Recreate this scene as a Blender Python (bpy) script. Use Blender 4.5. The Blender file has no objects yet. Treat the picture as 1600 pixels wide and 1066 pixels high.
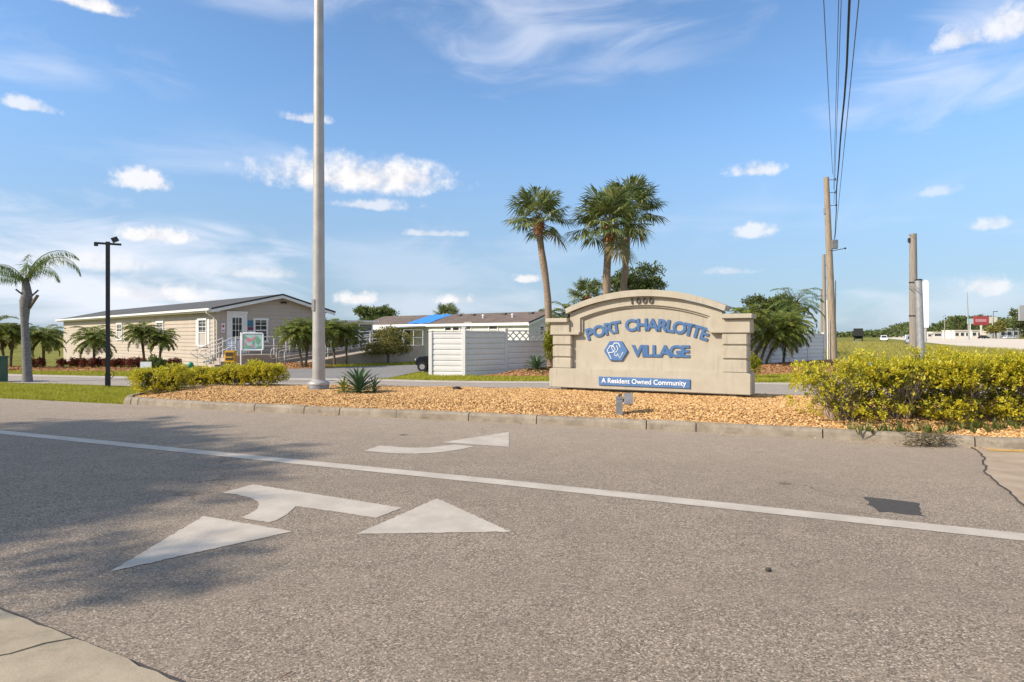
import bpy, bmesh, math, random
import numpy as np
from math import sin, cos, pi, radians
from mathutils import Vector, Matrix
random.seed(11); RS = np.random.RandomState(7)
SC = bpy.context.scene; COL = SC.collection

# ---------------------------------------------------------------- camera, sky, sun, exposure
F, HZ, H = 1000.0, 524.0, 1.6          # focal length in photo pixels, horizon row, eye height
cam = bpy.data.cameras.new('camera'); co = bpy.data.objects.new('camera', cam); COL.objects.link(co)
co.location = (0, 0, H); co.rotation_euler = (radians(90), 0, 0)
cam.sensor_width = 36; cam.lens = 36*F/1600; cam.shift_y = -9/1600; cam.clip_start = .1; cam.clip_end = 9000
SC.camera = co
SUN_EL = radians(35); SUN_AZ = math.atan2(-.915, -.40)      # azimuth from +Y towards +X
sd = Vector((sin(SUN_AZ)*cos(SUN_EL), cos(SUN_AZ)*cos(SUN_EL), sin(SUN_EL)))
sun = bpy.data.lights.new('sun', 'SUN'); so = bpy.data.objects.new('sun', sun); COL.objects.link(so)
sun.energy = 3.7; sun.angle = radians(.55); sun.color = (1.0, .88, .73)
so.rotation_euler = sd.to_track_quat('Z', 'Y').to_euler()
SC.view_settings.view_transform = 'Standard'; SC.view_settings.look = 'None'
SC.view_settings.exposure = .62; SC.view_settings.gamma = 1
SC.cycles.max_bounces = 6; SC.cycles.transparent_max_bounces = 4
SC.cycles.use_denoising = True

class NT:
    """small helper for node trees"""
    def __init__(s, tree): s.t = tree; s.n = tree.nodes; s.l = tree.links
    def new(s, typ, **kw):
        n = s.n.new(typ)
        for k, v in kw.items(): setattr(n, k, v)
        return n
    def put(s, sock, v):
        if isinstance(v, bpy.types.NodeSocket): s.l.new(v, sock)
        elif v is not None: sock.default_value = v
    def math(s, op, a, b=None, c=None, clamp=False):
        n = s.new('ShaderNodeMath', operation=op, use_clamp=clamp)
        for i, v in enumerate((a, b, c)):
            if v is not None: s.put(n.inputs[i], v)
        return n.outputs[0]
    def mix(s, f, a, b, mode='MIX'):
        n = s.new('ShaderNodeMix', data_type='RGBA', blend_type=mode)
        s.put(n.inputs[0], f); s.put(n.inputs[6], a); s.put(n.inputs[7], b)
        return n.outputs[2]
    def noise(s, vec, scale, detail=4, rough=.5, dist=0):
        n = s.new('ShaderNodeTexNoise'); s.put(n.inputs['Vector'], vec)
        n.inputs['Scale'].default_value = scale; n.inputs['Detail'].default_value = detail
        n.inputs['Roughness'].default_value = rough; n.inputs['Distortion'].default_value = dist
        return n.outputs[0]
    def ramp(s, f, stops, interp='LINEAR'):
        n = s.new('ShaderNodeValToRGB'); cr = n.color_ramp; cr.interpolation = interp
        while len(cr.elements) < len(stops): cr.elements.new(.5)
        for e, (p, c) in zip(cr.elements, stops):
            e.position = p; e.color = tuple(c)[:3]+(1,) if hasattr(c, '__len__') else (c, c, c, 1)
        s.put(n.inputs[0], f); return n.outputs[0]
    def smooth(s, v, a, b, lo=0., hi=1.):
        n = s.new('ShaderNodeMapRange', interpolation_type='SMOOTHSTEP')
        s.put(n.inputs[0], v)
        for i, x in zip((1, 2, 3, 4), (a, b, lo, hi)): s.put(n.inputs[i], x)
        return n.outputs[0]

def build_world():
    w = bpy.data.worlds.new('World'); SC.world = w; w.use_nodes = True
    k = NT(w.node_tree); k.n.clear()
    out = k.new('ShaderNodeOutputWorld'); bg = k.new('ShaderNodeBackground')
    sky = k.new('ShaderNodeTexSky', sky_type='NISHITA'); sky.sun_disc = False
    sky.sun_elevation = SUN_EL; sky.sun_rotation = SUN_AZ
    sky.air_density = 1.0; sky.dust_density = .6; sky.ozone_density = 1.6
    bg.inputs[1].default_value = .12
    tc = k.new('ShaderNodeTexCoord'); d = tc.outputs['Generated']
    sp = k.new('ShaderNodeSeparateXYZ'); k.put(sp.inputs[0], d)
    x, y, z = sp.outputs
    az = k.math('ARCTAN2', x, y); el = k.math('ARCSINE', z)
    n1 = k.noise(d, 9, 6, .6); n2 = k.noise(d, 34, 5, .6); n3 = k.noise(d, 80, 4, .6)
    fb = k.math('ADD', k.math('MULTIPLY', n1, .35), k.math('MULTIPLY', n2, .75))
    fb = k.math('MULTIPLY_ADD', n3, .22, k.math('SUBTRACT', fb, .66))
    # thin high cloud: streaked noise over the whole sky
    zz = k.math('MAXIMUM', z, .06)
    cb = k.new('ShaderNodeCombineXYZ')
    k.put(cb.inputs[0], k.math('MULTIPLY', k.math('DIVIDE', x, zz), .45)); k.put(cb.inputs[1], k.math('DIVIDE', y, zz))
    ci = k.noise(cb.outputs[0], .55, 7, .62, .6)
    ci = k.smooth(ci, .50, .85, 0, .16)
    col = k.mix(1, sky.outputs[0], (.80, .985, 1.13, 1), 'MULTIPLY')
    dim = k.smooth(el, .0, .34, .42, 1.0)
    cd = k.new('ShaderNodeCombineXYZ'); [k.put(cd.inputs[i], k.math('MULTIPLY_ADD', dim, 1-q, q)) for i, q in enumerate((-.06, .0, .05))]
    col = k.mix(1, col, cd.outputs[0], 'MULTIPLY')
    lift = k.smooth(el, .0, .36, .45, .0)
    col = k.mix(lift, col, (3.45, 4.35, 5.75, 1))
    col = k.mix(ci, col, (5.0, 5.4, 6.2, 1))
    dens = None; white = None
    def A(px): return math.atan((px-800)/F)
    def E(px, py): return math.atan((HZ-py)/F*cos(A(px)))
    soft = [(830,40,300,80,.55,1.0), (1500,120,230,75,.6,1.0), (90,110,190,70,.42,1.), (960,95,160,40,.3,1.), (160,395,460,85,.72,1.0),
            (640,420,300,70,.25,1.), (210,455,430,62,.85,1.), (1180,330,330,55,.22,1.), (330,240,240,45,.25,1.), (1530,30,120,70,.5,1.), (430,5,150,26,.35,1.), (1480,480,260,50,.35,1.), (700,480,260,40,.45,1.)]
    puff = [(140,8,105,17,1.), (40,166,48,12,.7), (226,284,56,24,.85), (560,282,185,38,1.), (620,278,90,30,1.), (580,322,80,11,.6), (480,187,48,10,.7),
            (248,370,70,16,.85), (400,428,95,12,.55), (250,462,110,20,.75), (560,470,52,15,.85), (715,470,42,11,.9), (150,412,110,22,.6),
            (1187,267,48,14,.75), (1180,362,46,15,.65), (1470,299,46,12,.4), (1545,352,44,14,.6), (1540,450,42,20,.6), (820,437,32,9,.8), (680,366,58,6,.5),
            (1590,40,90,36,.8), (1505,62,50,22,.7), (60,402,60,12,.35), (1140,425,50,8,.4)]
    sv = k.new('ShaderNodeMapping'); sv.inputs['Scale'].default_value = (1, 1, 3.2); sv.inputs['Rotation'].default_value = (.12, .10, 0); k.put(sv.inputs[0], d)
    fs = k.math('SUBTRACT', k.noise(sv.outputs[0], 5.5, 8, .55, .9), .5)
    def blob(px, py, w_, h_, op, amp, flat, edge):
        du = k.math('MULTIPLY', k.math('SUBTRACT', az, A(px)), F/w_/(1/(cos(A(px))**2)) if False else 1/(w_/F*cos(A(px))**2))
        dv = k.math('MULTIPLY', k.math('SUBTRACT', el, E(px, py)), 1/((1.2 if flat else 1)*h_/F*cos(A(px))))
        if flat:
            dv = k.math('MULTIPLY', dv, k.math('MULTIPLY_ADD', k.math('LESS_THAN', dv, 0.), .9, 1.))
        r = k.math('SQRT', k.math('ADD', k.math('MULTIPLY', du, du), k.math('MULTIPLY', dv, dv)))
        q = k.math('MULTIPLY_ADD', fb if flat else fs, amp, k.math('SUBTRACT', 1., r))
        return k.math('MULTIPLY', k.smooth(q, 0., edge), op), q
    for (px, py, w_, h_, op, am) in soft:
        m, _ = blob(px, py, w_, h_, op, 3.0 if py < 370 else 2.2, False, 1.5 if py < 370 else .9)
        dens = m if dens is None else k.math('MAXIMUM', dens, m)
    col = k.mix(dens, col, (5.1, 5.3, 5.9, 1))
    # unseen broken cloud added overhead and behind the camera for neutral fill light
    away = k.math('MAXIMUM', k.smooth(y, .12, -.15), k.smooth(z, .50, .68))
    fill_cloud = k.math('MULTIPLY', k.smooth(k.noise(d, 2.6, 6, .6), .40, .56, 0, .36), away)
    col = k.mix(fill_cloud, col, (6.3, 5.9, 5.5, 1))
    pd = None; core = None
    for (px, py, w_, h_, op) in puff:
        m, q = blob(px, py, w_, h_, op*.95, 1.7 if w_ > 80 else 2.7, True, .75)
        pd = m if pd is None else k.math('MAXIMUM', pd, m)
    shade = k.smooth(n2, .35, .6, 0, 1)
    ccol = k.mix(shade, (4.5, 4.5, 4.8, 1), (5.9, 5.7, 5.6, 1))
    col = k.mix(pd, col, ccol)
    k.put(bg.inputs[0], col); k.l.new(bg.outputs[0], out.inputs[0])
build_world()

# ---------------------------------------------------------------- helpers
def X(px, Y): return (px-800)/F*Y
def Z(py, Y): return H+(HZ-py)/F*Y
def G(px, py, z=0.):
    Y = F*(H-z)/(py-HZ); return (X(px, Y), Y)

MATS = {}
def base_mat(name):
    m = bpy.data.materials.new(name); m.use_nodes = True
    k = NT(m.node_tree); p = k.n['Principled BSDF']; MATS[name] = m
    return m, k, p
def surf(name, c1, c2=None, scale=6, rough=.7, bump=0, bscale=40, metal=0, spec=.4, detail=5, stretch=None, streak=0):
    """two-tone noise colour with optional bump"""
    m, k, p = base_mat(name)
    c2 = c2 or tuple(min(1, c*1.18) for c in c1)
    tc = k.new('ShaderNodeTexCoord'); v = tc.outputs['Object']
    if stretch:
        mp = k.new('ShaderNodeMapping'); mp.inputs['Scale'].default_value = stretch; k.put(mp.inputs[0], v); v = mp.outputs[0]
    f = k.smooth(k.noise(v, scale, detail, .6), .3, .7)
    c = k.mix(f, tuple(c1)+(1,), tuple(c2)+(1,))
    if streak:
        mp = k.new('ShaderNodeMapping'); mp.inputs['Scale'].default_value = (5, 5, .35); k.put(mp.inputs[0], tc.outputs['Object'])
        s = k.smooth(k.noise(mp.outputs[0], 2.2, 5, .65), .52, .78, 0, streak)
        c = k.mix(s, c, tuple(x*.45 for x in c1)+(1,))
    k.put(p.inputs['Base Color'], c); p.inputs['Roughness'].default_value = rough
    p.inputs['Metallic'].default_value = metal; p.inputs['Specular IOR Level'].default_value = spec
    if bump:
        b = k.new('ShaderNodeBump'); b.inputs['Strength'].default_value = bump; b.inputs['Distance'].default_value = .02
        k.put(b.inputs['Height'], k.noise(v, bscale, 4, .6)); k.put(p.inputs['Normal'], b.outputs[0])
    return m
def leafmat(name, cols, trans=.3, rough=.45, spec=.35):
    m, k, p = base_mat(name)
    g = k.new('ShaderNodeNewGeometry'); n = len(cols)
    c = k.ramp(g.outputs['Random Per Island'], [(i/max(1, n-1), q) for i, q in enumerate(cols)])
    k.put(p.inputs['Base Color'], c); p.inputs['Roughness'].default_value = rough; p.inputs['Specular IOR Level'].default_value = spec
    if trans:
        t = k.new('ShaderNodeBsdfTranslucent'); k.put(t.inputs[0], c)
        mx = k.new('ShaderNodeMixShader'); mx.inputs[0].default_value = trans
        k.l.new(p.outputs[0], mx.inputs[1]); k.l.new(t.outputs[0], mx.inputs[2])
        k.l.new(mx.outputs[0], k.n['Material Output'].inputs[0])
    return m

class MB:
    """collects shapes; build() links them as ONE mesh object"""
    def __init__(s): s.v = []; s.nv = 0; s.f = []; s.sz = []; s.mi = []; s.sm = []
    def add(s, v, faces, mi=0, smooth=False):
        v = np.asarray(v, dtype=np.float64).reshape(-1, 3); s.v.append(v)
        if isinstance(faces, np.ndarray):
            n, kk = faces.shape; s.f.append((faces+s.nv).ravel()); s.sz.append(np.full(n, kk))
        else:
            n = len(faces); s.f.append(np.concatenate([np.asarray(f)+s.nv for f in faces])); s.sz.append(np.array([len(f) for f in faces]))
        s.mi.append(np.full(n, mi)); s.sm.append(np.full(n, smooth)); s.nv += len(v); return s
    def box(s, x0, x1, y0, y1, z0, z1, mi=0):
        v = [(x0,y0,z0),(x1,y0,z0),(x1,y1,z0),(x0,y1,z0),(x0,y0,z1),(x1,y0,z1),(x1,y1,z1),(x0,y1,z1)]
        return s.add(v, np.array([(0,3,2,1),(4,5,6,7),(0,1,5,4),(1,2,6,5),(2,3,7,6),(3,0,4,7)]), mi)
    def beam(s, a, b, w, h=None, mi=0, up=(0,0,1)):
        """rectangular bar between two points"""
        a = Vector(a); b = Vector(b); h = w if h is None else h
        t = (b-a).normalized(); u = Vector(up)
        if abs(t.dot(u)) > .99: u = Vector((0,1,0))
        sx = t.cross(u).normalized()*(w/2); sy = sx.cross(t).normalized()*(h/2)
        v = [a-sx-sy, a+sx-sy, a+sx+sy, a-sx+sy, b-sx-sy, b+sx-sy, b+sx+sy, b-sx+sy]
        return s.add([tuple(q) for q in v], np.array([(0,3,2,1),(4,5,6,7),(0,1,5,4),(1,2,6,5),(2,3,7,6),(3,0,4,7)]), mi)
    def tube(s, pts, r, n=8, mi=0, cap=True, smooth=True):
        pts = [Vector(p) for p in pts]; m = len(pts)
        r = [r]*m if not hasattr(r, '__len__') else r
        V = []; prev = None
        for i, p in enumerate(pts):
            t = (pts[min(i+1, m-1)]-pts[max(i-1, 0)]).normalized()
            if prev is None:
                u = Vector((1,0,0)) if abs(t.x) < .9 else Vector((0,1,0))
                u = (u-t*u.dot(t)).normalized()
            else: u = (prev-t*prev.dot(t)).normalized()
            prev = u; w = t.cross(u)
            for j in range(n):
                a = 2*pi*j/n; V.append(tuple(p+(u*cos(a)+w*sin(a))*r[i]))
        fs = [(i*n+j, i*n+(j+1) % n, (i+1)*n+(j+1) % n, (i+1)*n+j) for i in range(m-1) for j in range(n)]
        s.add(V, np.array(fs), mi, smooth)
        if cap:
            s.add(V[:n], [list(range(n))[::-1]], mi); s.add(V[-n:], [list(range(n))], mi)
        return s
    def lathe(s, prof, n=16, c=(0,0,0), mi=0, smooth=True):
        V = [(c[0]+r*cos(2*pi*j/n), c[1]+r*sin(2*pi*j/n), c[2]+z) for r, z in prof for j in range(n)]
        m = len(prof)
        fs = [(i*n+j, i*n+(j+1) % n, (i+1)*n+(j+1) % n, (i+1)*n+j) for i in range(m-1) for j in range(n)]
        s.add(V, np.array(fs), mi, smooth); s.add(V[-n:], [list(range(n))], mi); return s
    def prism(s, poly, y0, y1, mi=0, axis='y'):
        """outline in x,z extruded along y (or in x,y along z / in y,z along x)"""
        n = len(poly)
        mk = {'y': lambda a, b, c: (a, c, b), 'z': lambda a, b, c: (a, b, c), 'x': lambda a, b, c: (c, a, b)}[axis]
        V = [mk(a, b, y0) for a, b in poly]+[mk(a, b, y1) for a, b in poly]
        fs = [list(range(n)), list(range(n, 2*n))[::-1]]+[[i, i+n, (i+1) % n+n, (i+1) % n] for i in range(n)]
        return s.add(V, fs, mi)
    def ball(s, c, rx, ry, rz, n=10, m=6, mi=0, jit=0):
        V = []; 
        for i in range(m+1):
            ph = pi*i/m
            for j in range(n):
                th = 2*pi*j/n; q = 1+(random.uniform(-jit, jit) if jit else 0)
                V.append((c[0]+rx*q*sin(ph)*cos(th), c[1]+ry*q*sin(ph)*sin(th), c[2]+rz*q*cos(ph)))
        fs = [((i+1)*n+j, (i+1)*n+(j+1) % n, i*n+(j+1) % n, i*n+j) for i in range(m) for j in range(n)]
        return s.add(V, np.array(fs), mi, True)
    def leaves(s, P, D, N, L, W, mi=0, mid=.45, bend=0.):
        """one rhombic leaf per row: P base, D axis, N face normal"""
        P = np.asarray(P); D = np.asarray(D); N = np.asarray(N); n = len(P)
        D = D/np.linalg.norm(D, axis=1, keepdims=True); S = np.cross(D, N); S /= np.linalg.norm(S, axis=1, keepdims=True)+1e-9
        L = np.broadcast_to(np.asarray(L, float), (n,))[:, None]; W = np.broadcast_to(np.asarray(W, float), (n,))[:, None]
        U = np.cross(S, D)
        V = np.stack([P, P+D*L*mid+S*W/2+U*bend*L, P+D*L, P+D*L*mid-S*W/2+U*bend*L], 1).reshape(-1, 3)
        return s.add(V, np.arange(4*n).reshape(n, 4), mi)
    def build(s, name, mats, parent=None, loc=None, rotz=None):
        me = bpy.data.meshes.new(name)
        v = np.concatenate(s.v); f = np.concatenate(s.f).astype(np.int32); sz = np.concatenate(s.sz).astype(np.int32)
        me.vertices.add(len(v)); me.vertices.foreach_set('co', v.ravel())
        me.loops.add(len(f)); me.loops.foreach_set('vertex_index', f)
        me.polygons.add(len(sz)); me.polygons.foreach_set('loop_start', np.concatenate([[0], np.cumsum(sz)[:-1]]).astype(np.int32))
        me.polygons.foreach_set('material_index', np.concatenate(s.mi).astype(np.int32))
        me.polygons.foreach_set('use_smooth', np.concatenate(s.sm).astype(bool))
        for m in (mats if isinstance(mats, (list, tuple)) else [mats]): me.materials.append(MATS[m] if isinstance(m, str) else m)
        me.update(calc_edges=True); me.validate()
        o = bpy.data.objects.new(name, me); COL.objects.link(o)
        if parent: o.parent = parent
        if loc: o.location = loc
        if rotz is not None: o.rotation_euler = (0, 0, rotz)
        return o
def bevel(o, w=.01, seg=2):
    bm = bmesh.new(); bm.from_mesh(o.data)
    es = [e for e in bm.edges if len(e.link_faces) == 2 and e.calc_face_angle(0) > .5]
    bmesh.ops.bevel(bm, geom=es, offset=w, segments=seg, affect='EDGES', clamp_overlap=True)
    bm.to_mesh(o.data); bm.free(); return o
def weld(o):
    bm = bmesh.new(); bm.from_mesh(o.data); bmesh.ops.remove_doubles(bm, verts=bm.verts, dist=1e-4)
    bmesh.ops.recalc_face_normals(bm, faces=bm.faces); bm.to_mesh(o.data); bm.free(); return o
def tag(o, label, cat, group=None, kind=None):
    o['label'] = label; o['category'] = cat
    if group: o['group'] = group
    if kind: o['kind'] = kind
    return o
def struct(o, kind='structure'): o['kind'] = kind; return o
def thing(name, label, cat, loc=(0,0,0), rotz=0, group=None):
    o = bpy.data.objects.new(name, None); COL.objects.link(o); o.empty_display_size = .2
    o.location = loc; o.rotation_euler = (0, 0, rotz); return tag(o, label, cat, group)
def dup(root, loc, rotz, label, group=None, scale=1):
    def cp(o, par):
        c = o.copy(); COL.objects.link(c)
        if par: c.parent = par
        for ch in o.children: cp(ch, c)
        return c
    r = cp(root, None); r.location = loc; r.rotation_euler = (0, 0, rotz); r.scale = (scale,)*3; r['label'] = label
    if group: r['group'] = group
    return r
def sheet(name, poly, z, mat, parent=None):
    return MB().add([(x, y, z) for x, y in poly], [list(range(len(poly)))]).build(name, mat, parent)
def inside(poly, P):
    x, y = P[:, 0], P[:, 1]; r = np.zeros(len(P), bool); n = len(poly)
    for i in range(n):
        x0, y0 = poly[i]; x1, y1 = poly[(i+1) % n]
        if y0 == y1: continue
        r ^= ((y0 > y) != (y1 > y)) & (x < (x1-x0)*(y-y0)/(y1-y0)+x0)
    return r
def edge_dist(poly, P):
    d = np.full(len(P), 1e9); n = len(poly)
    for i in range(n):
        a = np.array(poly[i]); b = np.array(poly[(i+1) % n]); ab = b-a
        t = np.clip(((P-a)@ab)/(ab@ab+1e-12), 0, 1)
        d = np.minimum(d, np.linalg.norm(P-(a+t[:, None]*ab), axis=1))
    return d
def sstep(v, a, b): t = np.clip((v-a)/(b-a), 0, 1); return t*t*(3-2*t)
def smooth_poly(pts, n=4):
    """Catmull-Rom through an open list of points"""
    P = [np.array(pts[0])*2-np.array(pts[1])]+[np.array(p) for p in pts]+[np.array(pts[-1])*2-np.array(pts[-2])]; out = []
    for i in range(1, len(P)-2):
        for j in range(n):
            t = j/n; a, b, c, d = P[i-1:i+3]
            out.append(tuple(.5*((2*b)+(c-a)*t+(2*a-5*b+4*c-d)*t*t+(3*b-a-3*c+d)*t**3)))
    return out+[tuple(P[-2])]

# ---------------------------------------------------------------- materials
def mat_asphalt(name, dark, mid, light, bright=1.):
    m, k, p = base_mat(name); tc = k.new('ShaderNodeTexCoord'); v = tc.outputs['Object']
    vo = k.new('ShaderNodeTexVoronoi'); k.put(vo.inputs['Vector'], v); vo.inputs['Scale'].default_value = 105
    sep = k.new('ShaderNodeSeparateColor'); k.put(sep.inputs[0], vo.outputs['Color'])
    c = k.ramp(sep.outputs[0], [(0, tuple(q*.62 for q in dark)), (.22, dark), (.5, mid), (.75, tuple(q*1.12 for q in mid)), (.92, light), (1, tuple(min(1, q*1.45) for q in light))])
    fine = k.noise(v, 160, 3, .7)
    c = k.mix(k.smooth(fine, .42, .7, 0, .62), c, tuple(q*.55 for q in dark)+(1,))
    big = k.noise(v, .55, 6, .62)
    c = k.mix(k.smooth(big, .35, .7, 0, .40), c, tuple(q*.62 for q in mid)+(1,))
    mid_n = k.noise(v, 3.2, 5, .7)
    c = k.mix(k.smooth(mid_n, .42, .75, 0, .28), c, tuple(min(1, q*1.35) for q in mid)+(1,))
    # worn lane: slightly paler bands along the direction of travel
    mp = k.new('ShaderNodeMapping'); mp.inputs['Rotation'].default_value = (0, 0, radians(22)); mp.inputs['Scale'].default_value = (.05, .9, 1)
    k.put(mp.inputs[0], v)
    c = k.mix(k.smooth(k.noise(mp.outputs[0], 1.1, 3, .5), .45, .7, 0, .25), c, tuple(q*.7 for q in mid)+(1,))
    # grazing sheen painted in: asphalt gets paler towards the island kerb
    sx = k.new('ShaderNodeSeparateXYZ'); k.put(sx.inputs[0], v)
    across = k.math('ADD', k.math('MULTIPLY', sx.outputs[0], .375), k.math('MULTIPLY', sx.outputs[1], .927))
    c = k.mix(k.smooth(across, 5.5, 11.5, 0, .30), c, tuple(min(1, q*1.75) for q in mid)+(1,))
    # hairline cracks
    vc = k.new('ShaderNodeTexVoronoi', feature='DISTANCE_TO_EDGE'); vc.inputs['Scale'].default_value = .23
    wv = k.new('ShaderNodeVectorMath', operation='ADD'); k.put(wv.inputs[0], v)
    nz = k.new('ShaderNodeTexNoise'); k.put(nz.inputs['Vector'], v); nz.inputs['Scale'].default_value = 1.5; nz.inputs['Detail'].default_value = 5
    k.put(wv.inputs[1], nz.outputs['Color']); k.put(vc.inputs['Vector'], wv.outputs[0])
    spot = k.new('ShaderNodeTexVoronoi'); spot.inputs['Scale'].default_value = .9; k.put(spot.inputs['Vector'], v)
    c = k.mix(k.math('MULTIPLY', k.smooth(spot.outputs['Distance'], .02, .10, .75, 0), k.smooth(k.noise(v, .8, 2), .5, .6)), c, tuple(q*.35 for q in dark)+(1,))
    crack = k.math('MULTIPLY', k.smooth(vc.outputs['Distance'], .0, .004, 1, 0), k.smooth(k.noise(v, .35, 2), .52, .6, 0, .55))
    c = k.mix(crack, c, tuple(q*.4 for q in dark)+(1,))
    k.put(p.inputs['Base Color'], c); p.inputs['Roughness'].default_value = .88; p.inputs['Specular IOR Level'].default_value = .25
    b = k.new('ShaderNodeBump'); b.inputs['Strength'].default_value = .55; b.inputs['Distance'].default_value = .006
    k.put(b.inputs['Height'], k.math('ADD', sep.outputs[1], fine)); k.put(p.inputs['Normal'], b.outputs[0])
    return m
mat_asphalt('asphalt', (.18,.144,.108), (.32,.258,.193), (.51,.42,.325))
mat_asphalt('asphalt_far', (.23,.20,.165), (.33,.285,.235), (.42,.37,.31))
mat_asphalt('asphalt_drive', (.16,.152,.14), (.22,.21,.195), (.3,.29,.27))
mat_asphalt('highway_concrete', (.48,.39,.30), (.62,.52,.41), (.7,.6,.5))
surf('apron_concrete', (.35,.265,.18), (.46,.36,.255), 3, .9, .5, 90)
def mat_concrete(name, c1, c2, stain):
    m, k, p = base_mat(name); tc = k.new('ShaderNodeTexCoord'); v = tc.outputs['Object']
    c = k.mix(k.smooth(k.noise(v, 2.2, 7, .65), .32, .7), c1+(1,), c2+(1,))
    c = k.mix(k.smooth(k.noise(v, 7, 6, .7), .5, .75, 0, .6), c, stain+(1,))
    c = k.mix(k.smooth(k.noise(v, 120, 2, .6), .55, .75, 0, .35), c, tuple(q*.5 for q in c1)+(1,))
    k.put(p.inputs['Base Color'], c); p.inputs['Roughness'].default_value = .9; p.inputs['Specular IOR Level'].default_value = .2
    b = k.new('ShaderNodeBump'); b.inputs['Strength'].default_value = .4; b.inputs['Distance'].default_value = .008
    k.put(b.inputs['Height'], k.noise(v, 60, 5, .7)); k.put(p.inputs['Normal'], b.outputs[0])
mat_concrete('kerb_concrete', (.235,.195,.145), (.37,.315,.24), (.12,.10,.075))
mat_concrete('gutter_concrete', (.32,.265,.185), (.43,.36,.255), (.215,.19,.14))
mat_concrete('pale_concrete', (.42,.37,.30), (.52,.46,.385), (.34,.30,.245))
def mat_paint():
    m, k, p = base_mat('road_paint'); tc = k.new('ShaderNodeTexCoord'); v = tc.outputs['Object']
    w = k.math('MULTIPLY', k.smooth(k.noise(v, 70, 4, .75), .50, .66, 0, .62), k.smooth(k.noise(v, 1.7, 5, .65), .40, .62, .18, 1))
    c = k.mix(k.smooth(k.noise(v, 3, 5, .6), .35, .7), (.455,.395,.315,1), (.55,.485,.395,1))
    c = k.mix(w, c, (.27,.25,.23,1))
    k.put(p.inputs['Base Color'], c); p.inputs['Roughness'].default_value = .7
mat_paint()
surf('yellow_paint', (.55,.30,.045), (.62,.38,.10), 6, .7)
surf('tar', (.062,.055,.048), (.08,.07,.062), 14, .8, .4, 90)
def mat_ground():
    m, k, p = base_mat('ground_grass'); tc = k.new('ShaderNodeTexCoord'); v = tc.outputs['Object']
    c = k.mix(k.smooth(k.noise(v, .25, 6, .6), .35, .68), (.17,.175,.03,1), (.30,.27,.065,1))
    c = k.mix(k.smooth(k.noise(v, 6, 5, .7), .4, .75, 0, .5), c, (.10,.125,.028,1))
    k.put(p.inputs['Base Color'], c); p.inputs['Roughness'].default_value = .95; p.inputs['Specular IOR Level'].default_value = .1
    b = k.new('ShaderNodeBump'); b.inputs['Strength'].default_value = .8; b.inputs['Distance'].default_value = .08
    k.put(b.inputs['Height'], k.noise(v, 18, 4, .7)); k.put(p.inputs['Normal'], b.outputs[0])
mat_ground()
leafmat('lawn_blades', [(.27,.29,.02), (.38,.38,.03), (.48,.46,.05), (.48,.42,.11)], .35, .6, .2)
leafmat('verge_blades', [(.30,.28,.05), (.40,.36,.09), (.48,.40,.14)], .3, .7, .1)
surf('gravel_base', (.30,.16,.06), (.48,.29,.13), 22, .95, .9, 60)
leafmat('gravel_chips', [(.20,.085,.03), (.50,.285,.10), (.64,.395,.16), (.74,.50,.235), (.34,.155,.055), (.80,.58,.31)], 0, .85, .2)
leafmat('mulch_chips', [(.22,.10,.05), (.36,.18,.08), (.48,.27,.13), (.30,.13,.06)], 0, .9, .1)
surf('stucco', (.445,.395,.305), (.495,.445,.35), 2.5, .85, .45, 110, streak=.38)
surf('sign_blue', (.075,.165,.35), (.095,.20,.40), 5, .5)
surf('sign_letter', (.06,.135,.29), (.08,.17,.34), 8, .45)
surf('white_letter', (.78,.78,.78), None, 4, .5)
surf('numeral', (.06,.05,.045), (.09,.08,.07), 12, .5)
surf('vinyl_cream', (.445,.375,.30), (.49,.415,.335), 1.2, .65, streak=.10)
surf('white_trim', (.74,.72,.68), (.80,.78,.74), 3, .55)
surf('fence_white', (.68,.665,.64), (.74,.725,.70), 2, .55, streak=.16)
surf('house_white', (.66,.64,.56), (.73,.71,.62), 1.5, .6, streak=.1)
def mat_shingle(name, c1, c2):
    m, k, p = base_mat(name); tc = k.new('ShaderNodeTexCoord'); v = tc.outputs['Object']
    br = k.new('ShaderNodeTexBrick'); br.inputs['Scale'].default_value = 1; br.inputs['Brick Width'].default_value = .33; br.inputs['Row Height'].default_value = .14
    br.inputs['Mortar Size'].default_value = .008
    mp = k.new('ShaderNodeMapping'); mp.inputs['Rotation'].default_value = (0, 0, pi/2); k.put(mp.inputs[0], v); k.put(br.inputs['Vector'], mp.outputs[0])
    br.inputs['Color1'].default_value = c1+(1,); br.inputs['Color2'].default_value = c2+(1,); br.inputs['Mortar'].default_value = tuple(q*.5 for q in c1)+(1,)
    c = k.mix(k.smooth(k.noise(v, .7, 5, .6), .4, .7, 0, .4), br.outputs[0], tuple(q*.7 for q in c1)+(1,))
    c = k.mix(k.smooth(k.noise(v, 60, 2, .6), .5, .7, 0, .4), c, tuple(q*1.5 for q in c2)+(1,))
    k.put(p.inputs['Base Color'], c); p.inputs['Roughness'].default_value = .92
mat_shingle('shingle_grey', (.075,.075,.072), (.115,.113,.11))
mat_shingle('shingle_brown', (.13,.095,.075), (.19,.145,.115))
mat_shingle('shingle_pale', (.36,.36,.33), (.44,.44,.40))
surf('dark_edge', (.035,.035,.037), None, 4, .6)
def mat_glass():
    m, k, p = base_mat('window_glass'); p.inputs['Base Color'].default_value = (.03,.035,.04,1); p.inputs['Roughness'].default_value = .06
    p.inputs['Specular IOR Level'].default_value = .8
mat_glass()
surf('blind', (.42,.40,.37), None, 6, .5)
surf('galvanised', (.38,.355,.325), (.46,.435,.40), 3, .48, .05, 30, .25, .5, streak=.12)
surf('galvanised_grey', (.33,.335,.34), (.42,.425,.43), 5, .45, 0, 30, .4)
surf('black_metal', (.025,.025,.027), (.038,.038,.04), 6, .45, .1, 20)
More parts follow.
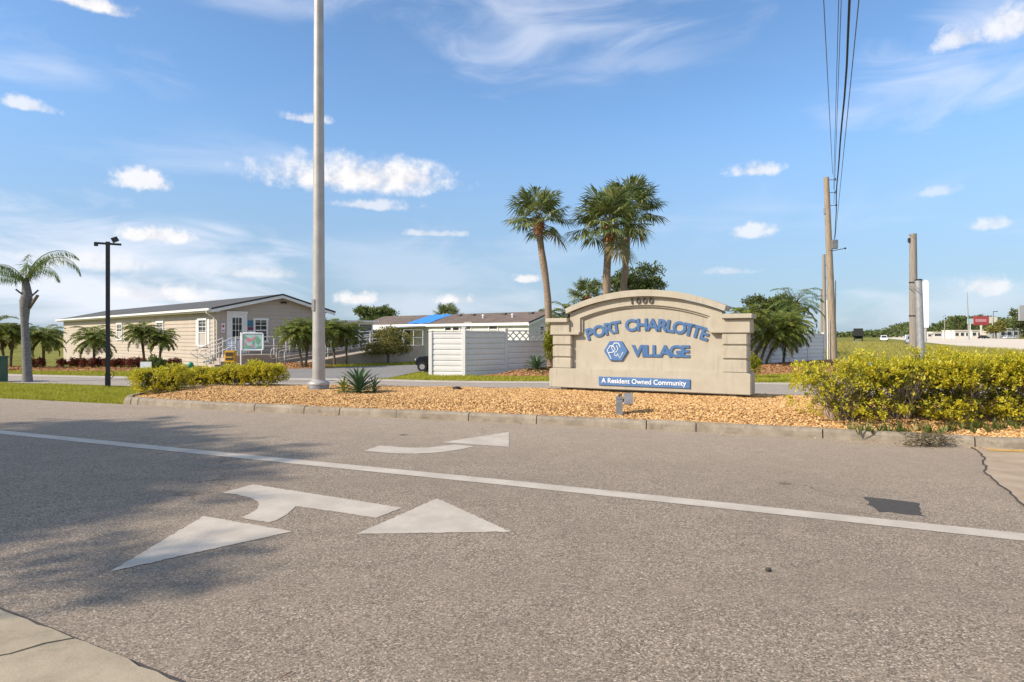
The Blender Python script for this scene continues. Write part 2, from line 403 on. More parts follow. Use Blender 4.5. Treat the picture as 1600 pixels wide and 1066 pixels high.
surf('grey_box', (.20,.205,.21), (.28,.28,.285), 7, .5, .1, 30, .2)
surf('lens', (.6,.6,.56), None, 4, .15)
surf('pole_wood', (.26,.20,.14), (.40,.32,.235), 4, .9, .6, 25, stretch=(6,6,.5))
surf('grey_wood', (.24,.21,.18), (.34,.30,.25), 4, .9, .6, 25, stretch=(6,6,.5))
surf('wire', (.02,.022,.03), None, 4, .6)
surf('wire_grey', (.10,.11,.14), None, 4, .6)
surf('bark_grey', (.15,.145,.135), (.25,.24,.225), 7, .9, .8, 30, stretch=(1,1,4))
surf('bark_sabal', (.22,.155,.105), (.36,.27,.19), 8, .95, .9, 30, stretch=(1,1,3))
surf('bark_boot', (.22,.10,.05), (.38,.21,.11), 9, .95, .9, 30)
surf('bark_brown', (.10,.075,.05), (.19,.145,.10), 9, .95, .9, 30)
surf('stem_pale', (.36,.28,.20), (.52,.42,.31), 12, .9, .4, 40)
leafmat('sabal_leaf', [(.065,.10,.034), (.12,.165,.05), (.185,.235,.075), (.27,.30,.10), (.36,.35,.13)], .36, .5, .3)
leafmat('sabal_dry', [(.25,.19,.09), (.19,.17,.06), (.30,.24,.12)], .3, .6)
leafmat('pygmy_leaf', [(.08,.135,.022), (.17,.235,.034), (.28,.33,.055), (.40,.39,.10)], .45, .45, .35)
leafmat('pygmy_old', [(.20,.17,.05), (.15,.15,.035), (.26,.20,.07)], .3, .5)
leafmat('queen_leaf', [(.10,.165,.04), (.16,.23,.06), (.23,.28,.085)], .4, .5, .25)
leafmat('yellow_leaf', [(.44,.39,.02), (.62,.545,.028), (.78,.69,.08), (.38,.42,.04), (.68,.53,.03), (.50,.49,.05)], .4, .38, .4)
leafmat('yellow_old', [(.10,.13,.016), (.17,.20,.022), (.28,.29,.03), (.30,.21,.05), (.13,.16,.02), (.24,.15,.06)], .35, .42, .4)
leafmat('red_leaf', [(.12,.028,.02), (.20,.05,.03), (.28,.08,.045), (.11,.06,.03)], .25, .45)
leafmat('green_leaf', [(.06,.095,.02), (.10,.145,.03), (.15,.19,.045), (.21,.23,.07)], .3, .42)
leafmat('olive_leaf', [(.13,.14,.03), (.21,.21,.045), (.30,.28,.07), (.34,.25,.08)], .3, .45)
leafmat('dark_leaf', [(.045,.07,.018), (.08,.11,.028), (.12,.15,.04), (.18,.20,.06)], .2, .5)
leafmat('agave_leaf', [(.05,.10,.045), (.085,.15,.065), (.12,.19,.085)], .12, .4, .5)
leafmat('bromeliad_leaf', [(.26,.27,.02), (.36,.34,.03), (.17,.22,.025)], .3, .4)
leafmat('dry_twig', [(.10,.08,.05), (.16,.12,.07), (.08,.09,.03)], 0, .9)
surf('tarp_blue', (.03,.20,.60), (.06,.29,.72), 6, .45, .5, 6)
surf('green_paint', (.035,.10,.06), (.05,.13,.08), 5, .5)
surf('green_bright', (.02,.22,.12), (.03,.30,.17), 5, .4)
surf('newspaper_yellow', (.62,.33,.02), (.72,.42,.03), 5, .45)
surf('brown_dark', (.07,.045,.03), None, 5, .6)
surf('board_white', (.72,.73,.75), None, 5, .4)
surf('pale_blue', (.20,.30,.46), (.26,.36,.52), 5, .5)
surf('teal', (.04,.15,.24), (.06,.20,.30), 8, .5)
surf('maroon', (.16,.04,.10), (.22,.07,.14), 8, .5)
surf('red_paint', (.50,.05,.05), (.56,.08,.07), 5, .5)
surf('sign_red', (.34,.05,.055), (.42,.075,.07), .2, .6)
surf('pink_ink', (.55,.22,.26), (.62,.32,.34), 8, .5)
surf('green_ink', (.14,.36,.24), (.22,.46,.32), 8, .5)
surf('aqua_ink', (.40,.58,.58), (.48,.62,.62), 8, .5)
surf('deck_concrete', (.40,.33,.27), (.47,.40,.33), 3, .85)
surf('rubber', (.02,.02,.02), None, 8, .8)
surf('car_white', (.72,.73,.74), None, 2, .25); surf('car_grey', (.30,.32,.34), None, 2, .25); surf('car_dark', (.012,.013,.017), None, 2, .2)
surf('tail_red', (.40,.02,.02), None, 2, .3)
surf('seat_tan', (.36,.22,.15), None, 5, .6)
surf('far_white', (.70,.66,.56), (.76,.72,.62), .3, .7); surf('far_tan', (.50,.42,.32), None, .3, .7); surf('far_grey', (.30,.31,.31), None, .3, .7)

# ---------------------------------------------------------------- ground, roads
def ground_z(x, y):
    return -.04-.75*sstep(-x, 20, 36)*sstep(y, 34, 52)-.0*x
gx = np.concatenate([[-4000,-1200,-400,-150], np.arange(-80, 81, 3.), [150,400,1200,4000]])
gy = np.concatenate([[-2000,-400,-100,-40], np.arange(-15, 91, 3.), [130,250,600,1500,5000]])
GX, GY = np.meshgrid(gx, gy); GZ = ground_z(GX, GY); nx, ny = len(gx), len(gy)
idx = np.arange(nx*ny).reshape(ny, nx)
MBg = MB().add(np.stack([GX, GY, GZ], -1).reshape(-1, 3), np.stack([idx[:-1,:-1], idx[:-1,1:], idx[1:,1:], idx[1:,:-1]], -1).reshape(-1, 4), 0, True)
struct(MBg.build('ground', 'ground_grass'))

front = smooth_poly([(-8.62,14.72), (-5.4,13.4), (.23,11.6), (4.6,10.0), (5.8,9.5), (6.6,9.12), (7.2,8.95), (9,8.75), (12,8.8)], 3)
nose_r = [(12.8,9.2), (13.2,10.2), (13.0,11.6), (12.2,12.9)]
back = [(10,14.6), (6,16.0), (2,17.4), (-4,18.6), (-7.6,19.0), (-8.9,18.7)]
nose_l = [(-9.45,17.8), (-9.55,16.6), (-9.4,15.6), (-9.1,15.0)]
ISL = front+nose_r+back+nose_l
near_edge_dir = np.array((1.3, -.70)); near_edge_dir /= np.linalg.norm(near_edge_dir)
n0 = np.array((-2.2, 3.29))
def ne(t): return tuple(n0+near_edge_dir*t)
road_far = [(-70,33.6), (-40,25), (-17.3,17.35), (-13,16.25), (-8.8,14.78)]
road_poly = [ne(-60), ne(-20), ne(0), ne(3), ne(9), (11,-3.5), (60,-20), (60,-2), (14,8.0), (13.0,10.0)]+[(12,8.75), (9,8.7), (7.15,8.9), (4.6,9.95), (.23,11.55)]+road_far[::-1]
road_poly = [ne(-60), ne(0), ne(9), (40,-14), (40,4), (13,9.6), (9,9.2), (4.6,10.5), (-3,13.2)]+road_far[::-1]
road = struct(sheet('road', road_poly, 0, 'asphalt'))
# far lane beyond the island, side drive, gutter strips
fk = smooth_poly([(-80,46), (-40,32.5), (-20,25.4), (-12.5,23.6), (-5.2,22.6), (-2.2,21.7), (3,21.2), (9,20.8), (18,20.0), (30,17)], 3)
fb = [(30,9), (13,12.2), (8,15.2), (2,17.2), (-4,18.4), (-8,18.8), (-13,20.4), (-17.3,21.6), (-40,28.2), (-80,41)]
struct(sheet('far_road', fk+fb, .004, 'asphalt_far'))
drive = [(-12.6,23.9), (-5.0,22.9), (-4.6,24.5), (-4.1,28.3), (-1,30.5), (6,33.5), (8,37), (1,36), (-5,35), (-9.9,31.2), (-13.2,28.9), (-13.4,27), (-13.2,25)]
struct(sheet('side_drive', drive, -.004, 'asphalt_drive'))
def strip(name, line, w0, w1, z, mat, h=0):
    L = []; R = []
    for i, p in enumerate(line):
        a = np.array(line[max(0, i-1)]); b = np.array(line[min(len(line)-1, i+1)]); t = (b-a)/np.linalg.norm(b-a); n = np.array((-t[1], t[0]))
        L.append(tuple(np.array(p)+n*w1)); R.append(tuple(np.array(p)+n*w0))
    m = MB(); n = len(line)
    V = [(x, y, z) for x, y in R]+[(x, y, z+h) for x, y in L]
    m.add(V, np.array([(i, i+1, n+i+1, n+i) for i in range(n-1)]), 0)
    return m.build(name, mat)
struct(strip('far_gutter', fk, -.25, .30, .010, 'pale_concrete', .03))
# concrete apron on the right with its yellow edge line
apron = [(6.55,9.12), (6.47,8.9), (6.2,8.4), (5.85,7.9), (5.48,7.4), (5.1,6.55), (4.72,5.85), (4.35,5.0), (4.1,4.0), (4.0,2.0), (40,-10), (40,6), (13,9.4), (9,8.68), (7.2,8.9)]
ja = []
for a, b in zip(apron[:9], apron[1:10]):
    for t in np.linspace(0, 1, 7)[:-1]:
        p = np.array(a)*(1-t)+np.array(b)*t; ja.append(tuple(p+RS.normal(0, .011, 2)))
apo = struct(sheet('concrete_apron', ja+apron[9:], .008, 'apron_concrete'))
yl = strip('edge_line', [(6.60,8.86), (7.2,8.74), (9,8.5), (12,8.5)], -.07, .07, .013, 'yellow_paint'); yl.parent = apo
# dark seam where asphalt meets the apron, the edge's shadow put into its colour
sm = strip('dark_seam', [(p[0]-.03, p[1]-.02) for p in ja], -.008, .014, .011, 'tar'); sm.parent = apo

# ---------------------------------------------------------------- painted markings (parts of the road)
def mark(name, pts, z=.004, mat='road_paint'):
    P = [np.array(G(*p)) for p in pts]; out = []
    for a, b in zip(P, P[1:]+P[:1]):
        L_ = np.linalg.norm(b-a); n = max(1, int(L_/.03)); q = np.array((-(b-a)[1], (b-a)[0]))/L_
        for i in range(n): out.append(tuple(a+(b-a)*i/n+q*(random.gauss(0, .0045) if i else 0)))
    return sheet(name, out, z, mat, road)
l0 = [G(0, 675.5), G(800, 755.5), G(1600, 840)]
dl = np.array(l0[2])-np.array(l0[0]); dl /= np.linalg.norm(dl); nl = np.array((-dl[1], dl[0]))*.115
lp = [tuple(np.array(l0[0])-dl*30), l0[0], l0[1], l0[2], tuple(np.array(l0[2])+dl*1.6)]
MB().add([(p[0]-nl[0], p[1]-nl[1], .004) for p in lp]+[(p[0]+nl[0], p[1]+nl[1], .004) for p in lp], np.array([(i, i+1, i+6, i+5) for i in range(4)])).build('lane_line', 'road_paint', road)
mark('arrow_marking', [(690,691.6), (795,675.6), (795,698.6)])
mark('arrow_marking', [(569,705), (593,697), (612,697.8), (630,699.4), (650,700.2), (670,699.6), (690,697.6), (710,695), (741,698), (720,702.6), (700,705.6), (680,707.8), (650,709.4), (620,709), (594,707.3)])
mark('arrow_marking', [(683,779.4), (557,835), (798,831.6)])
mark('arrow_marking', [(318.5,807), (457,831), (171.5,894)])
mark('arrow_marking', [(395.5,757.5), (348,770.5), (372,773.8), (385,776.8), (396,780), (403,784.5), (405,789), (403,794), (399,797.8), (390,803.5), (376,810), (420,817), (434,812.5), (444.5,806.5), (455,799), (462,791.8), (520,799.6), (588,810), (629,794)])
mark('dark_patch', [(1346.7,776.7), (1390,780.6), (1431,785.6), (1437,787), (1438,796), (1439,805), (1450,807.6), (1436,806), (1416,804), (1396.5,801.6), (1394,800), (1374,800.6), (1369,796), (1364,792), (1354.5,789), (1358.5,785)], .003, 'tar')  # flat dark patch with an irregular crisp outline

# kerb round the island: blocks with open joints
def kerb():
    m = MB(); P = [np.array(p) for p in ISL]; n = len(P)
    seg = []; 
    # resample outline at .2 m
    pts = []
    for i in range(n):
        a, b = P[i], P[(i+1) % n]; L = np.linalg.norm(b-a); q = max(1, int(L/.2))
        for j in range(q): pts.append(a+(b-a)*j/q)
    N = len(pts); inn = []
    for i in range(N):
        t = pts[(i+1) % N]-pts[i-1]; t /= np.linalg.norm(t); inn.append(np.array((-t[1], t[0])))
    i = 0
    prof = [(0,-.02), (.012,.10), (.03,.135), (.06,.15), (.15,.152), (.165,.14), (.165,.0)]
    while i < N:
        k = random.choice([4,6,7,8,9]); k = min(k, N-i); dz = random.uniform(-.008, .006); dn = random.uniform(-.01, .01)
        V = []; tt = np.linspace(0, 1, k+1)
        for j in range(k+1):
            p = pts[(i+j) % N].copy(); nn = inn[(i+j) % N]; t = np.array((nn[1], -nn[0]))
            if j == 0: p = p+t*.009
            if j == k: p = p-t*.009
            for (a, z) in prof:
                q = p+nn*(a+dn+random.uniform(-.004, .004)); V.append((q[0], q[1], z+dz+random.uniform(-.003, .003) if z > 0 else z))
        w = len(prof)
        fs = [(j*w+c, (j+1)*w+c, (j+1)*w+c+1, j*w+c+1) for j in range(k) for c in range(w-1)]
        m.add(V, np.array(fs)); m.add(V[:w], [list(range(w))]); m.add(V[-w:], [list(range(w))[::-1]])
        i += k
    return m.build('kerb', 'kerb_concrete')
struct(kerb())
def isl_z(P):
    d = edge_dist(ISL, P)
    return .10+.15*sstep(d, .15, 1.7)+.012*np.sin(P[:,0]*3.1)*np.cos(P[:,1]*2.3)
def zat(x, y): return float(isl_z(np.array([(x, y)]))[0])
s_ = .09; ax = np.arange(-10, 13.6, s_); ay = np.arange(8.4, 19.4, s_); AX, AY = np.meshgrid(ax, ay)
PP = np.stack([AX.ravel(), AY.ravel()], 1); ok = inside(ISL, PP) & (edge_dist(ISL, PP) > .05); zz = isl_z(PP)
idx = np.arange(len(PP)).reshape(AX.shape); q = np.stack([idx[:-1,:-1], idx[:-1,1:], idx[1:,1:], idx[1:,:-1]], -1).reshape(-1, 4)
q = q[ok[q].all(1)]
bed = struct(MB().add(np.column_stack([PP, zz]), q, 0, True).build('gravel_bed', 'gravel_base'))
def chips(name, P, Zs, size, mat, flat=.55):
    """many small angular stones as one mesh"""
    n = len(P); base = np.array([(1,0,0), (0,1,0), (-1,0,0), (0,-1,0), (.1,.1,1), (0,-.1,-1)], float)
    fc = np.array([(0,1,4), (1,2,4), (2,3,4), (3,0,4), (1,0,5), (2,1,5), (3,2,5), (0,3,5)])
    A = RS.uniform(0, 2*pi, n); sc = size*RS.uniform(.5, 1.25, (n, 3)); sc[:, 2] *= flat
    V = base[None]*sc[:, None]*RS.uniform(.75, 1.25, (n, 6, 1))
    ti = RS.uniform(-.6, .6, n); c, s = np.cos(ti)[:, None], np.sin(ti)[:, None]
    y = V[..., 1]*c-V[..., 2]*s; z = V[..., 1]*s+V[..., 2]*c; V[..., 1] = y; V[..., 2] = z
    c, s = np.cos(A)[:, None], np.sin(A)[:, None]
    x = V[..., 0]*c-V[..., 1]*s; y = V[..., 0]*s+V[..., 1]*c; V[..., 0] = x; V[..., 1] = y
    V += np.column_stack([P, Zs])[:, None]
    F_ = (fc[None]+np.arange(n)[:, None, None]*6).reshape(-1, 3)
    return MB().add(V.reshape(-1, 3), F_).build(name, mat)
Pc = np.column_stack([RS.uniform(-9.6, 13, 210000), RS.uniform(8.7, 19.2, 210000)])
Pc = Pc[inside(ISL, Pc)]; dd = edge_dist(ISL, Pc); Pc = Pc[dd > .19]; Pc = Pc[RS.rand(len(Pc)) < np.where(edge_dist(ISL[:len(front)], Pc) < 4.5, 1, .3)]
tag(chips('gravel_chips', Pc, isl_z(Pc)+.008, .029, 'gravel_chips'), 'loose orange tan gravel covering the kerbed island', 'gravel', None, 'stuff')
# a few stones kicked onto the kerb and road
Pk = np.array([np.array(front[min(len(front)-1, int(i))])+RS.normal(0, .12, 2) for i in RS.uniform(0, len(front), 260)])
ds = edge_dist(ISL, Pk); ins = inside(ISL, Pk)
Pk = Pk[(~ins) & (ds < .25)]
tag(chips('stray_gravel', Pk, np.full(len(Pk), .008), .016, 'gravel_chips'), 'stray gravel chips scattered along the foot of the kerb', 'gravel', None, 'stuff')

Pl = Pc[RS.choice(len(Pc), 1500, False)]; Pl = Pl[RS.rand(len(Pl)) < .35+.65*(np.sin(Pl[:,0]*1.9)*np.cos(Pl[:,1]*2.7) > .1)]; nl_ = len(Pl)
lt = MB(); lt.leaves(np.column_stack([Pl, isl_z(Pl)+.035]), np.column_stack([RS.normal(0, 1, (nl_, 2)), RS.normal(0, .12, nl_)]), np.column_stack([RS.normal(0, .3, (nl_, 2)), np.ones(nl_)]), RS.uniform(.03, .075, nl_), .025, 0, .45, .1)
leafmat('litter', [(.12,.06,.03), (.20,.11,.05), (.30,.20,.08), (.09,.06,.04)], 0, .8, .2)
tag(lt.build('leaf_litter', 'litter'), 'fallen brown leaves scattered over the gravel of the island', 'leaf litter', None, 'stuff')
# foreground gutter pan, bottom left, cracked
def gutter():
    m = MB(); crack = [(.0,0), (.07,.10), (.10,.24), (.17,.33), (.19,.47), (.27,.58), (.33,.70), (.36,.9), (.4,1.3)]
    def pt(t, d): p = n0+near_edge_dir*t-np.array((-near_edge_dir[1], near_edge_dir[0]))*d; return (p[0], p[1])
    def edge(t): return random.uniform(-.012, .012)
    t0 = -.10
    L = [pt(t0-.006-a*1.0, b+.0) for a, b in crack]; R = [pt(t0+.010-a*1.0+random.uniform(-.004, .01), b) for a, b in crack]
    left = [pt(t, edge(t)) for t in np.arange(-14, t0-.05, .12)]+L+[pt(-14, 1.3)]
    right = R[::-1]+[pt(t, edge(t)) for t in np.arange(t0+.10, 12, .12)]+[pt(12, 1.3)]
    for P in (left, right):
        n = len(P); V = [(x, y, .022) for x, y in P]+[(x, y, -.05) for x, y in P]
        m.add(V, [list(range(n))]+[[i, i+n, (i+1) % n+n, (i+1) % n] for i in range(n)])
    o = m.build('gutter', 'gutter_concrete'); return o
struct(gutter())
struct(strip('gutter_seam', [ne(t) for t in np.arange(-14, 12, .25)], -.05, .03+0, .006, 'tar'))
struct(strip('pavement', [ne(t) for t in (-40, 40)], -3.2, -1.28, .03, 'pale_concrete'))

# highway at the right
hd = np.array((.475, .88)); hn = np.array((.88, -.475))
def hw(t, d): p = hd*t+hn*d; return (p[0], p[1])
struct(sheet('highway', [hw(-150, 13.6), hw(1500, 13.6), hw(1500, 62), hw(-150, 62)], -.012, 'highway_concrete'))
struct(sheet('sidewalk', [hw(36, -.6), hw(200, -1.2), hw(200, .6), hw(36, 1.2)], -.02, 'galvanised_grey'))
# beds of mulch in front of the fence
def bed2(name, pts, h, n):
    P = np.column_stack([RS.uniform(min(p[0] for p in pts), max(p[0] for p in pts), n*3), RS.uniform(min(p[1] for p in pts), max(p[1] for p in pts), n*3)])
    P = P[inside(pts, P)][:n]; zf = lambda Q: -.02+h*sstep(edge_dist(pts, Q), 0, 1.3)
    a = np.arange(min(p[0] for p in pts), max(p[0] for p in pts)+.3, .3); b = np.arange(min(p[1] for p in pts), max(p[1] for p in pts)+.3, .3)
    A, B = np.meshgrid(a, b); Q = np.stack([A.ravel(), B.ravel()], 1); z = np.where(inside(pts, Q), zf(Q), -.06)
    ix = np.arange(len(Q)).reshape(A.shape); f = np.stack([ix[:-1,:-1], ix[:-1,1:], ix[1:,1:], ix[1:,:-1]], -1).reshape(-1, 4)
    struct(MB().add(np.column_stack([Q, z]), f, 0, True).build(name, 'gravel_base'))
    return P, zf(P)
beds = [bed2('mulch_bed', [(-1.3,25.5), (0,24.9), (5,25.4), (9.3,25.7), (14.5,27.5), (18,31), (18.2,37.0), (9.4,28.9), (1.6,28.1)], .30, 9000),
        bed2('mulch_bed', [(-13.4,29.2), (-9.6,31.0), (-9.0,33.6), (-11.5,34.5), (-14.2,31.5)], .2, 1800),
        bed2('mulch_bed', [(-30,30.0), (-21,28.6), (-16.4,28.4), (-16.2,30.2), (-22,31.4), (-31,33.5)], .12, 3000)]
tag(chips('mulch_chips', np.concatenate([b[0] for b in beds]), np.concatenate([b[1] for b in beds])+.01, .06, 'mulch_chips'), 'orange brown mulch spread in the planting beds by fence and clubhouse', 'mulch', None, 'stuff')

# grass blades
def blades(name, poly, n, h, w, mat, z=-.04, lab=''):
    xs = [p[0] for p in poly]; ys = [p[1] for p in poly]
    P = np.column_stack([RS.uniform(min(xs), max(xs), n*3), RS.uniform(min(ys), max(ys), n*3)]); P = P[inside(poly, P)][:n]; n = len(P)
    a = RS.uniform(0, 2*pi, n); hh = h*RS.uniform(.5, 1.3, n)*(0.75+.5*np.sin(P[:,0]*1.7+np.cos(P[:,1]*2.1)*2)**2)
    d = np.column_stack([np.cos(a), np.sin(a)])*w/2; le = RS.normal(0, .5, (n, 2))*hh[:, None]
    V = np.zeros((n, 3, 3)); V[:, 0, :2] = P-d; V[:, 1, :2] = P+d; V[:, 2, :2] = P+le; V[:, :2, 2] = z; V[:, 2, 2] = z+hh
    o = MB().add(V.reshape(-1, 3), np.arange(3*n).reshape(n, 3)).build(name, mat); return tag(o, lab, 'grass', None, 'stuff')
blades('verge_grass', [(-26,20.1), (-17.3,17.5), (-13,16.4), (-8.9,14.95), (-9.3,15.4), (-9.6,16.8), (-9.5,17.9), (-8.9,18.9), (-13,20.3), (-17.3,21.5), (-27,24.2)], 90000, .085, .018, 'lawn_blades', -.04, 'short bright green grass between the two roads on the left')
blades('verge_grass', [(-5.0,23.1), (-2.2,22.1), (3,21.6), (9,21.2), (17,20.5), (16,28), (9,25.6), (5,25.3), (0,24.8), (-1.4,25.4), (-3.4,25.7), (-3.9,28.0), (-4.5,24.6)], 60000, .085, .026, 'lawn_blades', -.04, 'strip of green grass in front of the white fence')
blades('verge_grass', [(-36,31.5), (-20,25.9), (-12.9,24.2), (-13.4,26.5), (-13.6,28.6), (-16.4,28.2), (-21,28.4), (-30,29.8), (-40,34)], 50000, .09, .03, 'lawn_blades', -.04, 'strip of green grass along the road before the clubhouse')
blades('roadside_grass', [(20,40), (30,30), (52,62), (80,140), (62,140)], 60000, .30, .06, 'verge_blades', -.04, 'rough dry green grass between the pole line and the highway')
blades('lot_grass', [(-9.5,32), (-5,35.4), (1,36.4), (-4,42), (-14,48)], 20000, .12, .04, 'lawn_blades', -.04, 'pale green grass growing before the white mobile home')

# ---------------------------------------------------------------- entrance sign wall
SGN_A = -math.atan2(.475, .88)
sign = thing('entrance_sign', 'beige stucco entrance sign wall with arched top, blue lettering and 1000 on its crest', 'sign', (.84, 15.9, 0), SGN_A)
def arc(xl, xr, zs, rise, n=28):
    hw_ = (xr-xl)/2; R = (hw_*hw_+rise*rise)/(2*rise); cx = (xl+xr)/2; cz = zs+rise-R
    return [(x, cz+math.sqrt(R*R-(x-cx)**2)) for x in np.linspace(xl, xr, n)]
bevel(MB().prism([(.0,.02), (.0,.42), (.0,.46), (.06,.0)][:0] or [(.09,.32), (4.82,.32), (4.82,.745), (4.78,.79), (.13,.79), (.09,.745)], .0, .62).build('plinth', 'stucco', sign), .015)
ft = MB(); ft.box(.36, .52, .10, .5, .06, .318); ft.box(4.35, 4.5, .10, .5, .06, .318); ft.box(.52, 4.35, .26, .36, .06, .318); ft.build('footing', 'stucco', sign)
pts = arc(.70, 4.13, 2.10, .36)
MB().prism([(.2,.79), (4.72,.79), (4.72,1.7), (4.13,1.8)]+pts[::-1]+[(.70,1.8), (.2,1.7)], .17, .50).build('panel', 'stucco', sign)
# arch band between the inner opening and the crown moulding
def ring(outer, inner, y0, y1):
    m = MB(); n = len(outer); V = [(x, y0, z) for x, z in outer]+[(x, y0, z) for x, z in inner]+[(x, y1, z) for x, z in outer]+[(x, y1, z) for x, z in inner]
    fs = []
    for i in range(n-1):
        fs += [(i, n+i, n+i+1, i+1), (2*n+i, 2*n+i+1, 3*n+i+1, 3*n+i), (i, i+1, 2*n+i+1, 2*n+i), (n+i, 3*n+i, 3*n+i+1, n+i+1)]
    m.add(V, np.array(fs)); m.add([V[0], V[n], V[3*n], V[2*n]], [[0,1,2,3][::-1]]); m.add([V[n-1], V[2*n-1], V[4*n-1], V[3*n-1]], [[0,1,2,3]])
    return m
oo = arc(.62, 4.21, 2.13, .37); ii = arc(.88, 3.95, 2.02, .28)
m = ring(oo, ii, .08, .52)
m.prism([(.62,1.66), (.88,1.66), (.88,2.02), (.62,2.13)], .08, .52); m.prism([(3.95,1.70), (4.21,1.70), (4.21,2.13), (3.95,2.02)], .08, .52)
m.build('arch', 'stucco', sign)
i2 = arc(.93, 3.90, 1.99, .265)
m = ring(ii, i2, .125, .40); m.prism([(.88,1.66), (.93,1.66), (.93,1.99), (.88,2.02)], .125, .40); m.prism([(3.90,1.70), (3.95,1.70), (3.95,2.02), (3.90,1.99)], .125, .40)
m.build('arch_moulding', 'stucco', sign)
m = ring(arc(.53, 4.31, 2.245, .405), arc(.555, 4.275, 2.13, .37), -.03, .60); m.build('arch_coping', 'stucco', sign)
for (a, b, z0, name) in ((.11, .86, 1.66, 'frieze'), (3.97, 4.80, 1.70, 'frieze')):
    f = MB(); x0, x1 = (a, .62) if a < 1 else (4.21, b)
    f.box(x0, x1, .03, .56, z0+.0, 1.95); f.box(a if a < 1 else 3.95, b if a > 1 else .88, .015, .57, z0-.05, z0+.02)
    bevel(f.build('frieze', 'stucco', sign), .01)
for (a, b, z) in ((.01, .60, 1.915), (4.23, 4.85, 1.96)):
    bevel(MB().box(a, b, -.06, .66, z, z+.105).build('coping', 'stucco', sign), .012)
for (a, b, zs, tz) in ((.16, .66, (.79,1.07,1.365), 1.612), (4.21, 4.74, (.79,1.09,1.395), 1.652)):
    for i, z in enumerate(zs):
        z1 = (list(zs)+[tz+.03])[i+1]-.035 if i < 2 else tz
        bevel(MB().box(a, b, .05, .54, z, z1).build('pier_block', 'stucco', sign), .018, 2)
    MB().box(a+.03, b-.03, .09, .52, .79, tz).build('pier_core', 'stucco', sign)
# letters
def text_mesh(body, size, ext, off, name, mat, parent, loc, tilt=0, align='CENTER', sx=1, space=1):
    c = bpy.data.curves.new('text', 'FONT'); c.body = body; c.size = size; c.extrude = ext; c.offset = off; c.align_x = align
    c.resolution_u = 4; c.space_character = space
    t = bpy.data.objects.new('text', c); COL.objects.link(t)
    bpy.context.view_layer.update()
    me = bpy.data.meshes.new_from_object(t.evaluated_get(bpy.context.evaluated_depsgraph_get()))
    bpy.data.objects.remove(t); bpy.data.curves.remove(c)
    M = Matrix.Rotation(pi/2, 4, 'X') @ Matrix.Scale(sx, 4, (1,0,0)); me.transform(M); me.materials.clear(); me.materials.append(MATS[mat])
    o = bpy.data.objects.new(name, me); COL.objects.link(o); o.parent = parent; o.location = loc; o.rotation_euler = (0, tilt, 0); return o
YF = .17
arch_c = (2.46, -2.58)                                   # centre of the curve the upper line follows
def on_arc(word, xs, R, size):
    for ch, x in zip(word, xs):
        a = math.asin((x-arch_c[0])/R)
        text_mesh(ch, size, .013, .014, 'letter', 'sign_letter', sign, (x, YF-.016, arch_c[1]+R*cos(a)), a, sx=1.04)
on_arc('PORT', (1.14, 1.37, 1.61, 1.79), 4.3, .375)
on_arc('CHARLOTTE', (2.135, 2.405, 2.645, 2.865, 3.04, 3.245, 3.455, 3.61, 3.785), 4.3, .375)
for ch, x in zip('VILLAGE', (2.29, 2.44, 2.555, 2.73, 2.945, 3.18, 3.395)):
    text_mesh(ch, .36, .013, .014, 'letter', 'sign_letter', sign, (x, YF-.016, 1.115), 0, sx=1.1)
for ch, x in zip('1OOO', (2.19, 2.34, 2.49, 2.64)):
    text_mesh(ch, .165, .012, .008, 'numeral', 'numeral', sign, (x, .06, 2.345-.03*abs(x-2.42)), 0, sx=.78 if ch == 'O' else 1)
ex, ez, er = 1.77, 1.23, .295
hexa = bevel(MB().prism([(ex+er*cos(a), ez+er*.9*sin(a)) for a in np.arange(6)*pi/3], YF-.05, YF+.0).build('emblem', 'sign_blue', sign), .006)
mg = MB(); q = .0088
def L(*p): mg.tube([(ex+a*er, YF-.052, ez+b*er) for a, b in p], .0105, 6)
L((-.70,.02), (-.46,.40), (-.16,.36)); L((-.70,.02), (-.36,-.64))
L((-.60,-.16), (-.22,-.12), (-.02,.12), (-.18,.38))
L((.40,.30), (.22,.62), (-.10,.62), (-.34,.24), (-.14,-.10), (.06,-.10), (.22,.16), (.08,.42))
L((-.06,-.16), (-.06,-.36), (.10,-.42), (.20,-.28)); L((.14,-.20), (.36,-.58), (.64,-.10))
mg.build('monogram', 'white_letter', hexa)
plq = bevel(MB().box(1.40, 3.55, -.03, .0, .415, .62).build('plaque', 'sign_blue', sign), .006)
text_mesh('A Resident Owned Community', .158, .006, .0018, 'lettering', 'white_letter', plq, (2.47, -.034, .477), 0, sx=.98, space=1.0)

# ground spotlight in front of the sign
gx_, gy_ = 1.965, 11.72; gz = zat(gx_, gy_)
sl = thing('ground_spotlight', 'grey sign floodlight on a square post in the gravel before the sign', 'floodlight', (gx_, gy_, gz), radians(-10))
MB().box(-.06, .06, -.05, .05, -.12, .30).build('post', 'grey_box', sl)
MB().box(-.072, .072, -.06, .06, .30, .335).build('cap', 'grey_box', sl)
hd_ = MB(); hd_.prism([(-.09,-.08), (.07,-.11), (.10,.10), (-.07,.09)], .0, .16, axis='x'); hd_.beam((0,-.03,.0), (-.03,-.05,-.05), .03)
hdo = hd_.build('lamp_head', 'grey_box', sl, (.085, .03, .29))
MB().box(.01, .15, .08, .115, -.085, .085).build('lens', 'lens', hdo)
MB().tube([(.0,0,.335), (.0,.0,.37), (.05,.0,.37)], .02, 8).build('knuckle', 'black_metal', sl)

